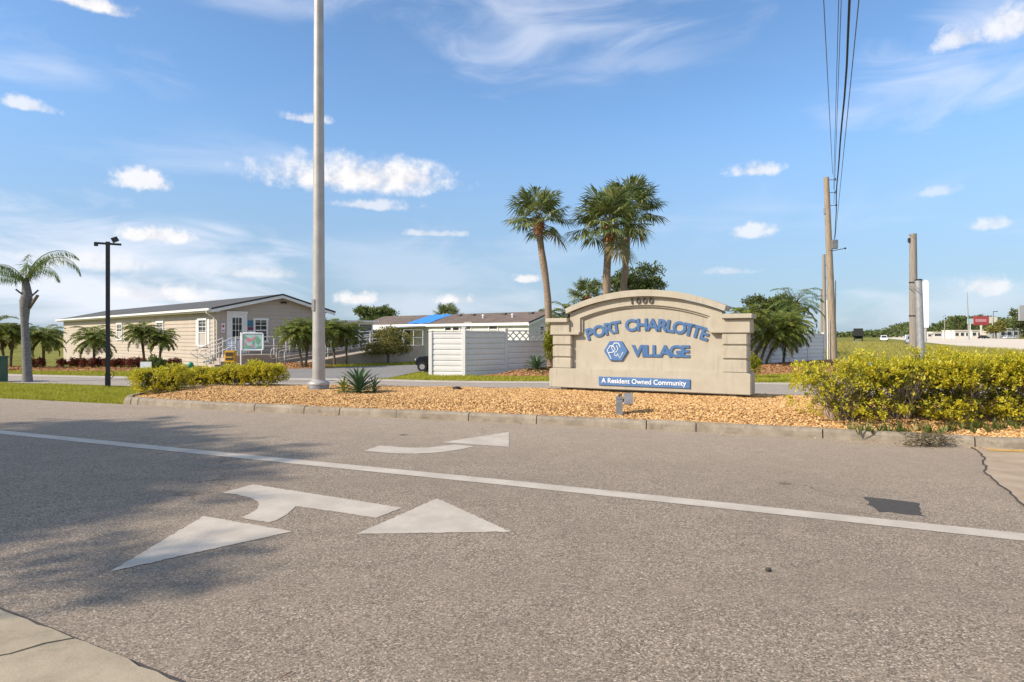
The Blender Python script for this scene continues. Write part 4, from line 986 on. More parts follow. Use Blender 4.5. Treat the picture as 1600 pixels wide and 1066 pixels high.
def gable_house(root, W, Ln, ez, rz_, oh, ohg, wall, roof, trim, z0=-.7, rx=None, wallmat=None):
    """long house: gable front on y=0 (x 0..W), long side wall on x=0; ridge along y"""
    rx = W/2 if rx is None else rx; sl = (rz_-ez)/rx; we = ez-.06
    w = MB(); lap(w, (0,Ln), (0,0), z0, we, (-1,0), .21)
    def clip(z):
        if z <= we: return (0, 1)
        f = (z-we)/(rz_-.02-we); return (f*rx/W, 1-f*(W-rx)/W)
    lap(w, (0,0), (W,0), z0, rz_-.05, (0,-1), .2, clip)
    w.add([(W,0,z0), (W,Ln,z0), (W,Ln,we), (W,0,we)], [[0,1,2,3]]); w.add([(0,Ln,z0), (W,Ln,z0), (W,Ln,we), (rx,Ln,rz_-.05), (0,Ln,we)], [[4,3,2,1,0]])
    for (x, y) in ((0,0),): w.box(x-.028, x+.10, y-.028, y+.10, z0, we-.01)
    w.build('wall', wall, root)
    r = MB(); e0 = ez-oh*sl
    def slab(xa, za, xb, zb, t, y0, y1, mi=0): r.prism([(xa,za), (xb,zb), (xb,zb+t), (xa,za+t)], y0, y1, mi)
    slab(-oh, e0, rx, rz_, .07, -ohg, Ln+ohg); slab(rx, rz_, W+oh, ez-oh*sl, .07, -ohg, Ln+ohg)
    ro = r.build('roof', roof, root)
    # fascia boards: eave on the long side and rakes on the gable
    f = MB(); f.box(-oh-.03, -oh, -ohg, Ln+ohg, e0-.13, e0+.05)
    for (xa, za, xb, zb) in ((-oh-.03, e0-.008, rx, rz_), (rx, rz_, W+oh, e0-.008)):
        f.prism([(xa,za-.16), (xb,zb-.16), (xb,zb-.005), (xa,za-.005)], -ohg-.03, -ohg, 0)
    f.prism([(-oh,e0-.02), (rx,rz_-.02), (rx,rz_-.04), (-oh,e0-.04)], -ohg, .0); f.prism([(rx,rz_-.02), (W+oh,e0-.02), (W+oh,e0-.04), (rx,rz_-.04)], -ohg, .0)
    f.box(-oh, .0, -ohg, Ln, e0-.13, e0-.11)
    f.build('fascia', trim, root)
    d = MB()
    for (xa, za, xb, zb) in ((-oh-.03, e0, rx, rz_+.008), (rx, rz_+.008, W+oh+.03, e0)): d.prism([(xa,za-.004), (xb,zb-.004), (xb,zb+.075), (xa,za+.075)], -ohg-.05, -ohg-.002)
    d.build('roof_edge', 'dark_edge', root)
    return sl, e0
CA = radians(46)
club = thing('clubhouse', 'long beige clapboard clubhouse with low grey roof and gable entrance', 'building', (-15.2, 33, 0), CA)
sl, e0 = gable_house(club, 6.15, 34, 3.02, 3.80, .42, .38, 'vinyl_cream', 'shingle_grey', 'white_trim', -.7, 3.35)
gt = MB(); gt.box(-.58, -.452, -.38, 34.3, e0-.06, e0+.05); gt.build('eaves_gutter', 'white_trim', club)
ds_ = MB(); ds_.tube([(-.51,.02,e0-.06), (-.51,.05,e0-.18), (-.10,.16,e0-.42), (-.075,.16,.55), (-.12,.22,.32), (-.5,.5,.22)], .045, 8, smooth=False); ds_.build('downspout', 'white_trim', club)
window(club, (0, 1.85, 1.74), 1.0, 1.32, (0,-1,0), (-1,0,0), (2,2), .5)
window(club, (0, 8.6, 1.85), 1.1, 1.0, (0,-1,0), (-1,0,0), (2,2), .0)
window(club, (0, 17, 1.85), 1.1, 1.0, (0,-1,0), (-1,0,0), (2,2), .5)
window(club, (2.28, 0, 1.85), .62, 1.12, (1,0,0), (0,-1,0), (2,2), .0)
for y in (1.05, 2.65): MB().box(-.055, -.02, y-.13, y+.13, 1.06, 2.44).build('shutter', 'white_trim', club)
dr = MB(); dr.box(.47, .58, -.07, 0, .62, 2.74); dr.box(1.42, 1.53, -.07, 0, .62, 2.74); dr.box(.45, 1.55, -.085, 0, 2.74, 2.86); fr_ = dr.build('door_frame', 'white_trim', club)
do = bevel(MB().box(.582, 1.418, -.05, -.01, .63, 2.738).build('door', 'white_trim', club), .006)
MB().box(.76, 1.24, -.058, -.052, 1.52, 2.52).build('pane', 'window_glass', do)
mu = MB(); [mu.box(.76+.16*i-.012, .76+.16*i+.012, -.068, -.059, 1.52, 2.52) for i in (1, 2)]; [mu.box(.76, 1.24, -.067, -.060, 1.52+.333*i-.012, 1.52+.333*i+.012) for i in (1, 2)]; mu.build('muntin', 'white_trim', do)
MB().box(.92, 1.10, -.062, -.05, 1.34, 1.38).build('mail_slot', 'black_metal', do)
MB().tube([(1.34,-.05,1.55), (1.34,-.11,1.55)], .03, 8).build('handle', 'black_metal', do)
sw = MB(); sw.box(.35, 1.75, -.05, -.0, 2.90, 2.95); sw.build('door_lintel', 'vinyl_cream', club)
gl_ = MB(); gl_.box(3.42, 3.68, -.06, 0, 3.38, 3.47); gl_.tube([(3.45,-.06,3.42), (3.42,-.16,3.38)], .05, 8); gl_.tube([(3.65,-.06,3.42), (3.68,-.16,3.38)], .05, 8); gl_.build('flood_lamp', 'black_metal', club)
bd = MB().box(.20, .38, -.045, -.022, 1.75, 2.22).build('entrance_notice', 'board_white', None); bd.location = (-15.2, 33, 0); bd.rotation_euler = (0,0,CA)
tag(bd, 'small white wall notice with red emblem left of the clubhouse door', 'notice')
MB().prism([(.29,2.17), (.36,2.07), (.29,1.97), (.22,2.07)], -.052, -.046).build('emblem', 'red_paint', bd); MB().box(.23, .35, -.052, -.046, 1.81, 1.87).build('caption_bar', 'red_paint', bd)
def wallsign(name, x0, x1, z0, z1, mat, label, d=.04):
    o = MB().box(x0, x1, -d, -.022, z0, z1).build(name, mat); o.location = (-15.2, 33, 0); o.rotation_euler = (0,0,CA); tag(o, label, 'wall sign'); return o
wallsign('wall_plaque', 1.56, 1.86, 2.08, 2.40, 'teal', 'teal square plaque on the wall right of the clubhouse door')
wallsign('wall_plaque', 1.58, 2.02, 1.88, 2.04, 'maroon', 'long maroon plaque under the teal one beside the clubhouse window', .045)
wallsign('wall_notice', 1.62, 1.90, 1.45, 1.82, 'board_white', 'white paper notice below the maroon plaque by the clubhouse door')
# porch deck, steps and ramp
pr = thing('entrance_ramp', 'concrete porch with steps and white railed wheelchair ramp at the clubhouse', 'ramp', (-15.2, 33, 0), CA)
dk = MB(); dk.box(.15, 3.1, -1.75, -.06, -.1, .60); dk.build('porch', 'deck_concrete', pr)
st_ = MB()
for i in range(4): st_.box(.15-.30*(i+1), .15-.30*i, -1.6, -.35, -.1, .60-.15*(i+1)); 
st_.build('steps', 'deck_concrete', pr)
rp = MB()
rp.prism([(3.102,-.1), (9.5,-.1), (9.5,1.0), (3.102,.598)], -1.6, -.2); rp.prism([(2.2,-.1), (9.5,-.1), (9.5,.99), (2.2,.04)], -3.2, -1.78); rp.box(9.502, 11.0, -3.2, -.2, -.1, 1.0)
rp.build('ramp', 'deck_concrete', pr)
rl = MB()
def rail(p, q, n, hts=(.45, .92), r=.024, hook=False):
    p = Vector(p); q = Vector(q)
    for i in range(n+1):
        b = p+(q-p)*i/n; rl.tube([tuple(b-Vector((0,0,.1))), tuple(b+Vector((0,0,max(hts))))], r, 6, cap=False)
    for h in hts: rl.tube([tuple(p+Vector((0,0,h))), tuple(q+Vector((0,0,h)))], r, 6)
    if hook:
        d = (p-q).normalized()*.30; a, b = sorted(hts)
        rl.tube([tuple(p+Vector((0,0,b))), tuple(p+d*.8+Vector((0,0,b))), tuple(p+d+Vector((0,0,b-.1))), tuple(p+d+Vector((0,0,a+.1))), tuple(p+d*.8+Vector((0,0,a))), tuple(p+Vector((0,0,a)))], r, 6)
rail((2.1,-3.12,.0), (9.4,-3.12,.98), 6, (.35,.85), hook=True); rail((2.3,-1.82,.06), (9.4,-1.82,.98), 5, (.35,.85), hook=True)
rail((.25,-1.68,.6), (2.9,-1.68,.6), 4); rail((3.1,-1.66,.6), (9.4,-1.66,1.0), 5); rail((9.5,-3.12,1.0), (10.9,-3.12,1.0), 2)
for y in (-1.55, -.42): rail((.12,y,.55), (-1.15,y,-.02), 2, (.5,.92), hook=False); rl.tube([(-1.15,y,.90), (-1.4,y,.86), (-1.45,y,.70), (-1.15,y,.48)], .024, 6)
rl.build('handrail', 'white_trim', pr)

nb = thing('notice_board', 'white framed board with a colourful painted map hung on the porch rail', 'notice board', (X(395,31.6), 31.6, 0), radians(8))
fb_ = MB(); z0, z1, w2 = .86, 1.70, .5
fb_.box(-w2, w2, 0, .03, z0, z1); bo = bevel(fb_.build('board', 'aqua_ink', nb), .01)
fm = MB(); fm.tube([(-w2,0,z0), (-w2,0,z1-.06), (-w2+.06,0,z1), (w2-.06,0,z1), (w2,0,z1-.06), (w2,0,z0+.06), (w2-.06,0,z0), (-w2+.06,0,z0), (-w2,0,z0+.06)], .032, 8); fm.tube([(-w2-.06,.03,-.05), (-w2-.06,.03,z1+.05)], .04, 8); fm.build('frame', 'board_white', nb)
def shapes(name, mat, L):
    for (x, z, r1, r2, s) in L:
        MB().prism([(x+r1*(1+.25*sin(3*a+s))*cos(a), z+r2*(1+.3*cos(2*a+s))*sin(a)) for a in np.linspace(0, 2*pi, 14)[:-1]], -.006-.001*s, -.0005).build(name, mat, bo)
shapes('picture_patch', 'pink_ink', [(-.20,1.38,.17,.12,1), (.06,1.45,.08,.07,2), (-.02,1.08,.10,.05,3), (.14,1.56,.05,.04,1.2), (-.36,1.18,.05,.09,2.2)]); shapes('picture_patch', 'green_ink', [(.22,1.36,.12,.20,1.5), (-.22,1.02,.20,.06,2.5), (.30,1.02,.12,.07,3.5), (-.36,1.50,.07,.06,2.8), (.02,1.24,.06,.10,3.2)])
shapes('picture_patch', 'pale_blue', [(-.05,.96,.30,.035,1.1)])
nbx = thing('newspaper_box', 'yellow newspaper vending box with dark base before the porch', 'newspaper box', (X(360.5,30.4), 30.4, -.03), radians(6))
bevel(MB().box(-.23, .23, -.18, .18, .34, .90).build('cabinet', 'newspaper_yellow', nbx), .02); MB().box(-.2, .2, -.16, .16, 0, .34).build('base', 'brown_dark', nbx)
MB().box(-.17, .17, -.20, -.182, .66, .82).build('display_window', 'brown_dark', nbx); MB().box(-.17, .17, -.195, -.182, .46, .56).build('lower_panel', 'brown_dark', nbx); MB().box(.10, .15, -.21, -.182, .58, .63).build('handle', 'grey_box', nbx)
ab = thing('sandwich_board', 'pale blue standing notice board with pointed top above the newspaper box', 'notice board', (X(362,32.2), 32.2, .0), radians(12))
MB().prism([(-.26,.88), (.26,.88), (.26,1.30), (0,1.50), (-.26,1.30)], -.02, .02).build('panel', 'pale_blue', ab)
sg = MB(); sg.box(-.27, -.23, .022, .06, 0, 1.3); sg.box(.23, .27, .022, .06, 0, 1.3); sg.build('post', 'board_white', ab)
l_ = MB(); [l_.box(-.19, .19, -.026, -.021, 1.24-.09*i, 1.275-.09*i) for i in range(4)]; l_.build('text_line', 'pale_blue', ab).data.materials[0] = MATS['board_white']

# mobile home with brown roof
home = thing('mobile_home', 'long white mobile home with brown shingle roof behind the fence', 'building', (1.04, 40, 0), radians(48.2))
sl2, e2 = gable_house(home, 4.4, 17.5, 2.42, 3.10, .22, .2, 'house_white', 'shingle_brown', 'white_trim', -.6, 2.2)
for y, w_, zc in ((3.0, .9, 1.95), (6.55, .75, 1.85), (7.35, .75, 1.85), (5.35,.6,2.0)): window(home, (0, y, zc), w_*.8, .75, (0,-1,0), (-1,0,0), (1,1), .6 if w_ != .6 else 0)
window(home, (1.25, 0, 1.9), .35, .5, (1,0,0), (0,-1,0), (1,1), 0)
bevel(MB().box(-.06, -.0, 10.0, 10.95, .2, 2.25).build('door', 'fence_white', home), .01)
for y, mt in ((2.2, 'white_trim'), (4.9, 'white_trim')):
    x = .95; z = 2.42+sl2*x; v = MB(); v.tube([(x,y,z), (x,y,z+.24)], .06, 8); v.lathe([(.10,z+.22), (.10,z+.27), (.02,z+.32)], 8, (x,y,0)); v.build('roof_vent', mt, home)
for y in (1.2, 3.6, 6.6, 8.0):
    x = 1.7; z = 2.42+sl2*x; MB().prism([(-.18,0), (.18,0), (.1,.16), (-.1,.16)], y-.16, y+.16).build('roof_vent', 'dark_edge', home, (x, 0, z))
tp_ = MB(); ya, yb = 9.3, 11.8; nx_ = 10
V = []; 
for i in range(nx_+1):
    for j in range(7):
        x = -.15+2.3*j/6; V.append((x, ya+(yb-ya)*i/nx_, 2.42+sl2*x+.085+.02*sin(i*1.3+j*.8)+random.uniform(0, .012)))
tp_.add(V, np.array([(i*7+j, i*7+j+1, (i+1)*7+j+1, (i+1)*7+j) for i in range(nx_) for j in range(6)]), 0, True)
tarp = tp_.build('roof_tarp', 'tarp_blue', None, (1.04, 40, 0), radians(48.2)); tag(tarp, 'bright blue tarpaulin spread over part of the brown roof', 'tarp')
# carport / porch awning in front of the home
cp = thing('carport_awning', 'white flat carport awning on thin posts before the mobile home', 'awning', (1.04, 40, 0), radians(48.2))
aw = MB(); aw.prism([(-3.3,2.08), (-.24,2.24), (-.24,2.30), (-3.3,2.16)], 9.6, 17.6); aw.build('roof', 'white_trim', cp)
sc_ = MB()
for i in range(20): sc_.prism([(9.6+.4*i, 2.16), (9.6+.4*i+.39, 2.16), (9.6+.4*i+.39, 2.03), (9.6+.4*i+.2, 1.97), (9.6+.4*i, 2.03)], -3.34, -3.305, axis='x')
sc_.build('valance', 'white_trim', cp)
for y in (9.8, 12.3, 14.9, 17.4): MB().box(-3.25, -3.16, y-.045, y+.045, -.1, 2.09).build('post', 'white_trim', cp)
cs = MB(); [cs.box(-.06, -.02, y, y+1.6, .5, 2.05) for y in (11.6, 13.5, 15.4)]; cs.build('screen', 'window_glass', cp)
h2 = thing('pale_house', 'pale roofed white house behind the round olive tree', 'building', (X(606,58), 58, 0), radians(48))
gable_house(h2, 7, 16, 2.45, 2.95, .3, .3, 'house_white', 'shingle_pale', 'white_trim', -1.0, 3.5)
for y in (2.5, 6.5, 10.5): window(h2, (0, y, 1.7), 1.2, .9, (0,-1,0), (-1,0,0), (2,1), 0)
# white open-tread stair/porch screen between the palms at the ramp end
ps = thing('screened_porch', 'white framed porch with dark screens beyond the ramp end', 'porch', (X(552,41), 41, 0), radians(46))
fr2 = MB()
for i in range(5): fr2.box(-2.6+1.0*i-.05, -2.6+1.0*i+.05, -.05, .05, -.2, 2.3)
fr2.box(-2.7, 1.5, -.06, .06, 2.3, 2.45); fr2.box(-2.6, 1.4, -.04, .04, .75, .85); fr2.box(-2.6, 1.4, -.045, .045, 1.5, 1.56); fr2.build('frame', 'white_trim', ps)
MB().box(-2.6, 1.4, -.01, .01, .85, 2.3).build('screen', 'window_glass', ps); MB().box(-2.6, 1.4, -.02, .02, -.2, .75).build('skirt', 'house_white', ps)
MB().prism([(-2.9,2.45), (1.7,2.45), (1.7,2.55), (-2.9,2.55)], -.4, 2.6).build('roof', 'white_trim', ps)

# ---------------------------------------------------------------- white plank fences
def fence(name, label, runs):
    root = thing(name, label, 'fence', (runs[0][0][0], runs[0][0][1], 0)); o = np.array(runs[0][0])
    done = set()
    for (a, b, top, kind, ptop) in runs:
        a = np.array(a)-o; b = np.array(b)-o; d = (b-a)/np.linalg.norm(b-a); n = np.array((-d[1], d[0])); m = MB()
        pt = 1.38 if kind == 'lattice' else top; npl = 8 if kind != 'lattice' else 6; z0 = -.08; hgt = (pt-.05-z0)/npl
        for i in range(npl):
            lo = z0+hgt*i; V = []
            q0 = a+d*.06; q1 = b-d*.06
            # each plank bulges between two grooves
            for (off, z) in ((.0, lo+.006), (.022, lo+.03), (.026, lo+hgt*.5), (.022, lo+hgt-.03), (.0, lo+hgt-.006)):
                for q in (q0, q1): p = q-n*off; V.append((p[0], p[1], z))
            V2 = [(v[0]+n[0]*.03, v[1]+n[1]*.03, v[2]) for v in V]
            m.add(V, np.array([(2*k, 2*k+1, 2*k+3, 2*k+2) for k in range(4)])); m.add(V2, np.array([(2*k, 2*k+2, 2*k+3, 2*k+1) for k in range(4)]))
        m.add([(p[0]+n[0]*.004, p[1]+n[1]*.004, z) for p, z in ((a, z0), (b, z0), (b, pt-.05), (a, pt-.05))], [[0,1,2,3]])
        m.beam(tuple(a+d*.05)+(pt-.02,), tuple(b-d*.05)+(pt-.02,), .085, .065)
        m.build('plank_panel', 'fence_white', root)
        if kind == 'lattice':
            l = MB(); Lh = top-pt; Ln = np.linalg.norm(b-a); x = 0
            while x < Ln-.1:
                x1 = min(Ln, x+Lh*1.05)
                P = lambda u, z, q: tuple(a+d*u-n*q)+(z,)
                l.beam(P(x, pt, .01), P(x1, top-.03, .01), .012, .055); l.beam(P(x, top-.03, .025), P(x1, pt, .025), .012, .055); x += Lh*.78
            l.beam(tuple(a)+(top-.02,), tuple(b)+(top-.02,), .06, .05); l.build('lattice', 'fence_white', root)
        for p, t in ((a, ptop[0]), (b, ptop[1])):
            k = (round(p[0], 2), round(p[1], 2))
            if k in done or not t: continue
            done.add(k); ang = math.atan2(d[1], d[0])
            po = MB(); po.box(-.068, .068, -.068, .068, -.1, t); po.prism([(-.085,-.085), (.085,-.085), (.085,.085), (-.085,.085)], t, t+.035, axis='z'); po.build('post', 'fence_white', root, (p[0], p[1], 0), ang)
    return root
FA, FB_, FC, FD = (X(673,25.8), 25.8), (X(725,25.5), 25.5), (X(790,26.9), 26.9), (1.6, 28.2)
fence('plank_fence', 'white plank fence with lattice topped last panel left of the sign', [(FA, FB_, 1.72, 'plain', (1.76, 1.90)), (FB_, FC, 1.76, 'plain', (1.90, 1.84)), (FC, FD, 1.80, 'lattice', (1.84, 1.84)), (FD, (5.4,28.7), 1.76, 'plain', (0, 1.8)), ((5.4,28.7), (9.5,29.0), 1.76, 'plain', (0, 1.8))])
a0 = np.array((9.7,29.05)); a1 = np.array((17.9,36.8)); nfe = 5
fence('plank_fence', 'shaded white plank fence running back right of the sign', [(tuple(a0+(a1-a0)*i/nfe), tuple(a0+(a1-a0)*(i+1)/nfe), 1.68, 'plain', (1.72, 1.72)) for i in range(nfe)])

# golf cart half hidden behind the fence
gc = thing('golf_cart', 'dark golf cart parked behind the fence, only its nose showing', 'golf cart', (X(685,29.2), 29.2, -.03), radians(0))
b = MB(); b.prism([(-.98,.28), (-1.0,.48), (-.86,.66), (-.30,.72), (-.25,.40), (.55,.36), (.62,.66), (1.05,.70), (1.12,.45), (1.05,.25), (-.2,.22)], -.52, .52); bevel(b.build('body', 'car_dark', gc), .05, 3)
MB().box(.05, .62, -.48, .48, .66, .78).build('seat', 'seat_tan', gc); MB().prism([(.5,.78), (.62,.78), (.74,1.18), (.64,1.2)], -.46, .46).build('backrest', 'seat_tan', gc)
MB().box(-.32, -.22, -.45, .45, .72, 1.0).build('dashboard', 'seat_tan', gc)
for y in (-.48, .48):
    MB().tube([(-.35,y,.68), (-.28,y,1.74)], .018, 6).build('canopy_strut', 'black_metal', gc); MB().tube([(.85,y,.7), (.75,y,1.74)], .018, 6).build('canopy_strut', 'black_metal', gc)
bevel(MB().box(-.45, .95, -.55, .55, 1.74, 1.80).build('canopy', 'black_metal', gc), .02)
for x in (-.66, .66):
    for y in (-.5, .5):
        w = MB().tube([(x,y-.09,.22), (x,y+.09,.22)], .22, 18).build('wheel', 'rubber', gc); MB().tube([(x,y-.10,.22), (x,y+.10,.22)], .12, 14).build('rim', 'galvanised', w)
for y in (-.36, .36): MB().box(-1.005, -.95, y-.1, y+.1, .50, .58).build('headlight', 'lens', gc)
MB().tube([(-.22,-.25,.95), (-.05,-.25,1.05)], .02, 6).build('steering_column', 'black_metal', gc)

# small yard things on the left
gb = thing('utility_cabinet', 'dark green metal utility cabinet cut by the left photo edge', 'cabinet', (X(-8,21.9), 21.9, -.04))
bevel(MB().box(-.27, .27, -.25, .25, 0, .86).build('body', 'green_paint', gb), .02); bevel(MB().box(-.29, .29, -.27, .27, .86, .93).build('lid', 'green_paint', gb), .02)
ys = thing('yard_sign', 'small white yard sign on wire legs behind the left golden bush', 'sign', (X(228,20.5), 20.5, -.04), radians(5))
MB().box(-.17, .17, -.008, .008, .48, .79).build('panel', 'board_white', ys)
for x in (-.12, .12): MB().tube([(x,0,0), (x,0,.48)], .006, 5).build('leg', 'galvanised', ys)
gm = thing('marker_ball', 'small green globe on a stake showing above the left golden hedge', 'marker', (X(298,19.5), 19.5, -.04))
MB().ball((0,0,.74), .085, .085, .085, 14, 8).build('globe', 'green_bright', gm); MB().tube([(0,0,0), (0,0,.66)], .012, 6).build('stake', 'grey_wood', gm)

# ---------------------------------------------------------------- poles and wires on the right
def upole(name, label, base, top, h, r0, r1, mat, cat='utility pole', group=None):
    root = thing(name, label, cat, (base[0], base[1], -.05), 0, group); dx = top-base[0]
    MB().tube([(dx*f, 0, h*f) for f in (0, .25, .5, .75, 1)], [r0+(r1-r0)*f for f in (0, .25, .5, .75, 1)], 14).build('shaft', mat, root); return root
UG = 'utility poles receding along the highway'
Yp = 37.8; bx = X(1302.5,Yp); tx = X(1291,Yp); ph = Z(276,Yp)
up = upole('utility_pole', 'nearest wooden utility pole, tallest, with grey box halfway up', (bx, Yp), tx, ph, .23, .15, 'pole_wood', group=UG)
def at_h(py): z = Z(py, Yp); return (tx-bx)*z/ph, z
for py in (280, 300, 320):
    x, z = at_h(py); a = MB(); a.tube([(x+.1,0,z), (x+.50,-.05,z)], .018, 6); a.lathe([(.05,-.04), (.06,.0), (.04,.04), (.05,.08), (.02,.11)], 8, (x+.50,-.05,z)); a.build('insulator', 'black_metal', up)
x, z = at_h(381); bevel(MB().box(x+.06, x+.40, -.30, -.10, z-.28, z+.25).build('cable_box', 'grey_box', up), .02); MB().box(x-.05, x+.14, -.22, .1, z-.35, z-.30).build('bracket', 'galvanised_grey', up)
x, z = at_h(388); bk = MB(); bk.tube([(x+.15,0,z-.12), (x+.85,-.1,z+.02)], .022, 6); bk.ball((x+.9,-.1,z+.03), .07, .06, .06, 8, 5); bk.build('side_arm', 'black_metal', up)
x, z = at_h(328); MB().box(x-.22, x-.10, -.08, .08, z-.2, z+.15).build('cleat', 'galvanised_grey', up)
MB().tube([(-.28,-.12,.0), (-.30,-.12,2.6)], .035, 8).build('conduit', 'galvanised', up)
gd = MB(); gd.tube([(.2,.2,0), (.22,.2,4.9)], .03, 6); gd.build('conduit', 'galvanised_grey', up)
for (px, tpx, Y, py, lab) in ((1289, 1287, 71, 397, 'second wooden utility pole, just behind the nearest one'), (1284, 1283, 130, 452, 'third utility pole, far and thin behind the fence end')):
    o = upole('utility_pole', lab, (X(px,Y), Y), X(tpx,Y), Z(py,Y), .24, .17, 'grey_wood', group=UG)
    for dz in (1.2, 2.6, 4.6): z = Z(py,Y)-dz; MB().tube([(-.9 if dz == 4.6 else -.15,0,z), (.5,0,z)], .04, 6).build('insulator', 'black_metal', o)
wp_ = thing('marker_post', 'slim white plastic post standing beside the nearest utility pole', 'post', (X(1293.5,40), 40, -.05)); MB().tube([(0,0,0), (-.05,0,Z(470,40))], .04, 8).build('shaft', 'white_trim', wp_); MB().lathe([(.05,0), (.05,.04), (.02,.08)], 8, (-.05,0,Z(470,40))).build('cap', 'white_trim', wp_)
wd2 = upole('wood_post', 'square topped weathered wooden pole without wires right of the utility pole', (X(1428,30), 30), X(1426.5,30), Z(364,30), .19, .155, 'grey_wood', 'pole')
MB().box(-.26, -.12, -.06, .06, Z(374,30)-.1, Z(374,30)+.1).build('cleat', 'black_metal', wd2)
for py in (440, 492): z = Z(py,30); MB().tube([(-.02,0,z-.03), (-.02,0,z+.03)], .19, 14).build('strap', 'black_metal', wd2)
mp_ = thing('metal_post', 'cut off grey steel pole leaning against the weathered wooden pole', 'pole', (X(1440,28.8), 28.8, -.05)); MB().tube([(0,0,0), (X(1435,28.8)-X(1440,28.8),0,Z(437,28.8))], [.16,.15], 16).build('shaft', 'galvanised_grey', mp_)
MB().lathe([(.155,0), (.155,.05), (.12,.07)], 16, (X(1435,28.8)-X(1440,28.8),0,Z(437,28.8))).build('cap', 'rubber', mp_)
def wire(name, label, p1, p2, r, mat, ext=2.6, sag=0., wob=0.):
    p1 = Vector(p1); p2 = Vector(p2); pts = []
    for i in range(41):
        f = ext*i/40; p = p1+(p2-p1)*f; s = i/40; p.z -= 0
        p.x += wob*sin(f*9)*.5+wob*sin(f*23)*.2; pts.append(tuple(p))
    o = MB().tube(pts, r, 6).build(name, mat); return tag(o, label, 'power line', 'overhead wires from the utility pole')
def wp(px, py, Y): return (X(px,Y), Y, Z(py,Y))
wire('power_line', 'thin leftmost overhead wire going to the pole top', wp(1301,272,Yp), wp(1287,0,17), .012, 'wire_grey')
wire('power_line', 'thin overhead wire, left one of the close middle pair', wp(1302.5,296,Yp), wp(1310.5,0,16.6), .010, 'wire_grey')
wire('power_line', 'thin overhead wire, right one of the close middle pair', wp(1303,318,Yp), wp(1314.5,0,16.2), .010, 'wire_grey')
wire('power_line', 'thick black overhead cable with a slight kink', wp(1303.5,374,Yp), wp(1327,0,10.2), .020, 'wire', wob=.05)
wire('power_line', 'thin rightmost overhead wire spreading from the pole', wp(1305,372,Yp), wp(1342,0,10.2), .009, 'wire_grey')

# ---------------------------------------------------------------- along the highway
def car(label, px, Y, mat, L=4.5, W=1.8, Hh=1.45, rot=0., kind='car', zb=-.01):
    root = thing('parked_car' if kind == 'parked' else 'car', label, 'pickup truck' if kind == 'pickup' else 'car', (X(px,Y), Y, zb), rot)
    l = L/2; lo = [(-l,.28), (-l,.70), (-l*.93,.86), (-l*.55,.92), (l*.62,.92), (l*.95,.80), (l,.62), (l,.28)]
    if kind == 'pickup': up_ = [(-l*.15,.90), (-l*.08,Hh), (l*.28,Hh), (l*.52,.90)]
    else: up_ = [(-l*.86,.90), (-l*.62,Hh), (l*.18,Hh), (l*.55,.90)]
    b = MB(); b.prism(lo, -W/2, W/2); bevel(b.build('body', mat, root), .09, 3)
    c = MB(); q = W/2-.10; n = 4; V = [(x, -q+(.12 if z > 1 else 0), z) for x, z in up_]+[(x, q-(.12 if z > 1 else 0), z) for x, z in up_]
    c.add(V, [[0,1,2,3], [7,6,5,4], [0,4,5,1], [1,5,6,2], [2,6,7,3]]); bevel(c.build('cabin', mat, root), .04)
    g = MB(); z0, z1 = .97, Hh-.10
    def lerp(p, r, z): f = (z-p[1])/(r[1]-p[1]); return p[0]+(r[0]-p[0])*f
    xa0, xa1, xb0, xb1 = lerp(up_[0], up_[1], z0)+.12, lerp(up_[0], up_[1], z1)+.06, lerp(up_[3], up_[2], z0)-.12, lerp(up_[3], up_[2], z1)-.06
    for s in (-1, 1): g.add([(xa0, s*(q+.012-.015), z0), (xb0, s*(q+.012-.015), z0), (xb1, s*(q-.12+.032), z1), (xa1, s*(q-.12+.032), z1)], [[0,1,2,3]])
    for xs in ((xa0-.17, xa1-.11), (xb0+.17, xb1+.11)): g.add([(xs[0], -q+.15, z0), (xs[0], q-.15, z0), (xs[1], q-.25, z1), (xs[1], -q+.25, z1)], [[0,1,2,3]])
    g.build('window', 'window_glass', root)
    for x in (-l*.62, l*.62):
        for y in (-W/2+.10, W/2-.10):
            w = MB().tube([(x,y-.12,.32), (x,y+.12,.32)], .32, 16).build('wheel', 'rubber', root); MB().tube([(x,y-.128,.32), (x,y+.128,.32)], .19, 12).build('rim', 'galvanised', w)
    for y in (-W/2+.22, W/2-.22): MB().box(l-.03, l+.012, y-.14, y+.14, .60, .72).build('headlight', 'lens', root); MB().box(-l-.012, -l+.03, y-.10, y+.10, .62, .80).build('tail_light', 'tail_red', root)
    return root
ha = math.atan2(hd[1], hd[0])
car('white car driving on the highway left of the bare wooden pole', 1381, 175, 'car_white', rot=ha+pi, Hh=1.6)
car('white van like car on the highway just left of the wooden pole', 1420, 150, 'car_white', rot=ha+pi, Hh=1.7)
car('dark grey car on the highway half hidden behind the wooden pole', 1424, 112, 'car_grey', rot=ha+pi, Hh=1.5)
car('dark parked car below the red billboard', 1537, 300, 'car_dark', 5, 2, 1.6, rot=.2)
car('white parked car at the far right under the trees', 1577, 300, 'car_white', 5.2, 2, 1.6, rot=.1)
def signboard(name, label, px, Y, py0, py1, wpx, mat, postw=.4, frame=None, postmat='far_white', split=0):
    root = thing(name, label, 'billboard', (X(px,Y), Y, -.04)); w = wpx/F*Y/2; z0, z1 = Z(py1,Y), Z(py0,Y)
    MB().box(-w, w, -.15, .15, z0, z1).build('panel', mat, root)
    MB().box(-postw, postw, -.14, .14, 0, z0).build('post', postmat, root); return root, w, z0, z1
rb, w, z0, z1 = signboard('billboard', 'wide red billboard on a white post over the far lot', 1533, 330, 494, 508, 24, 'sign_red', .45)
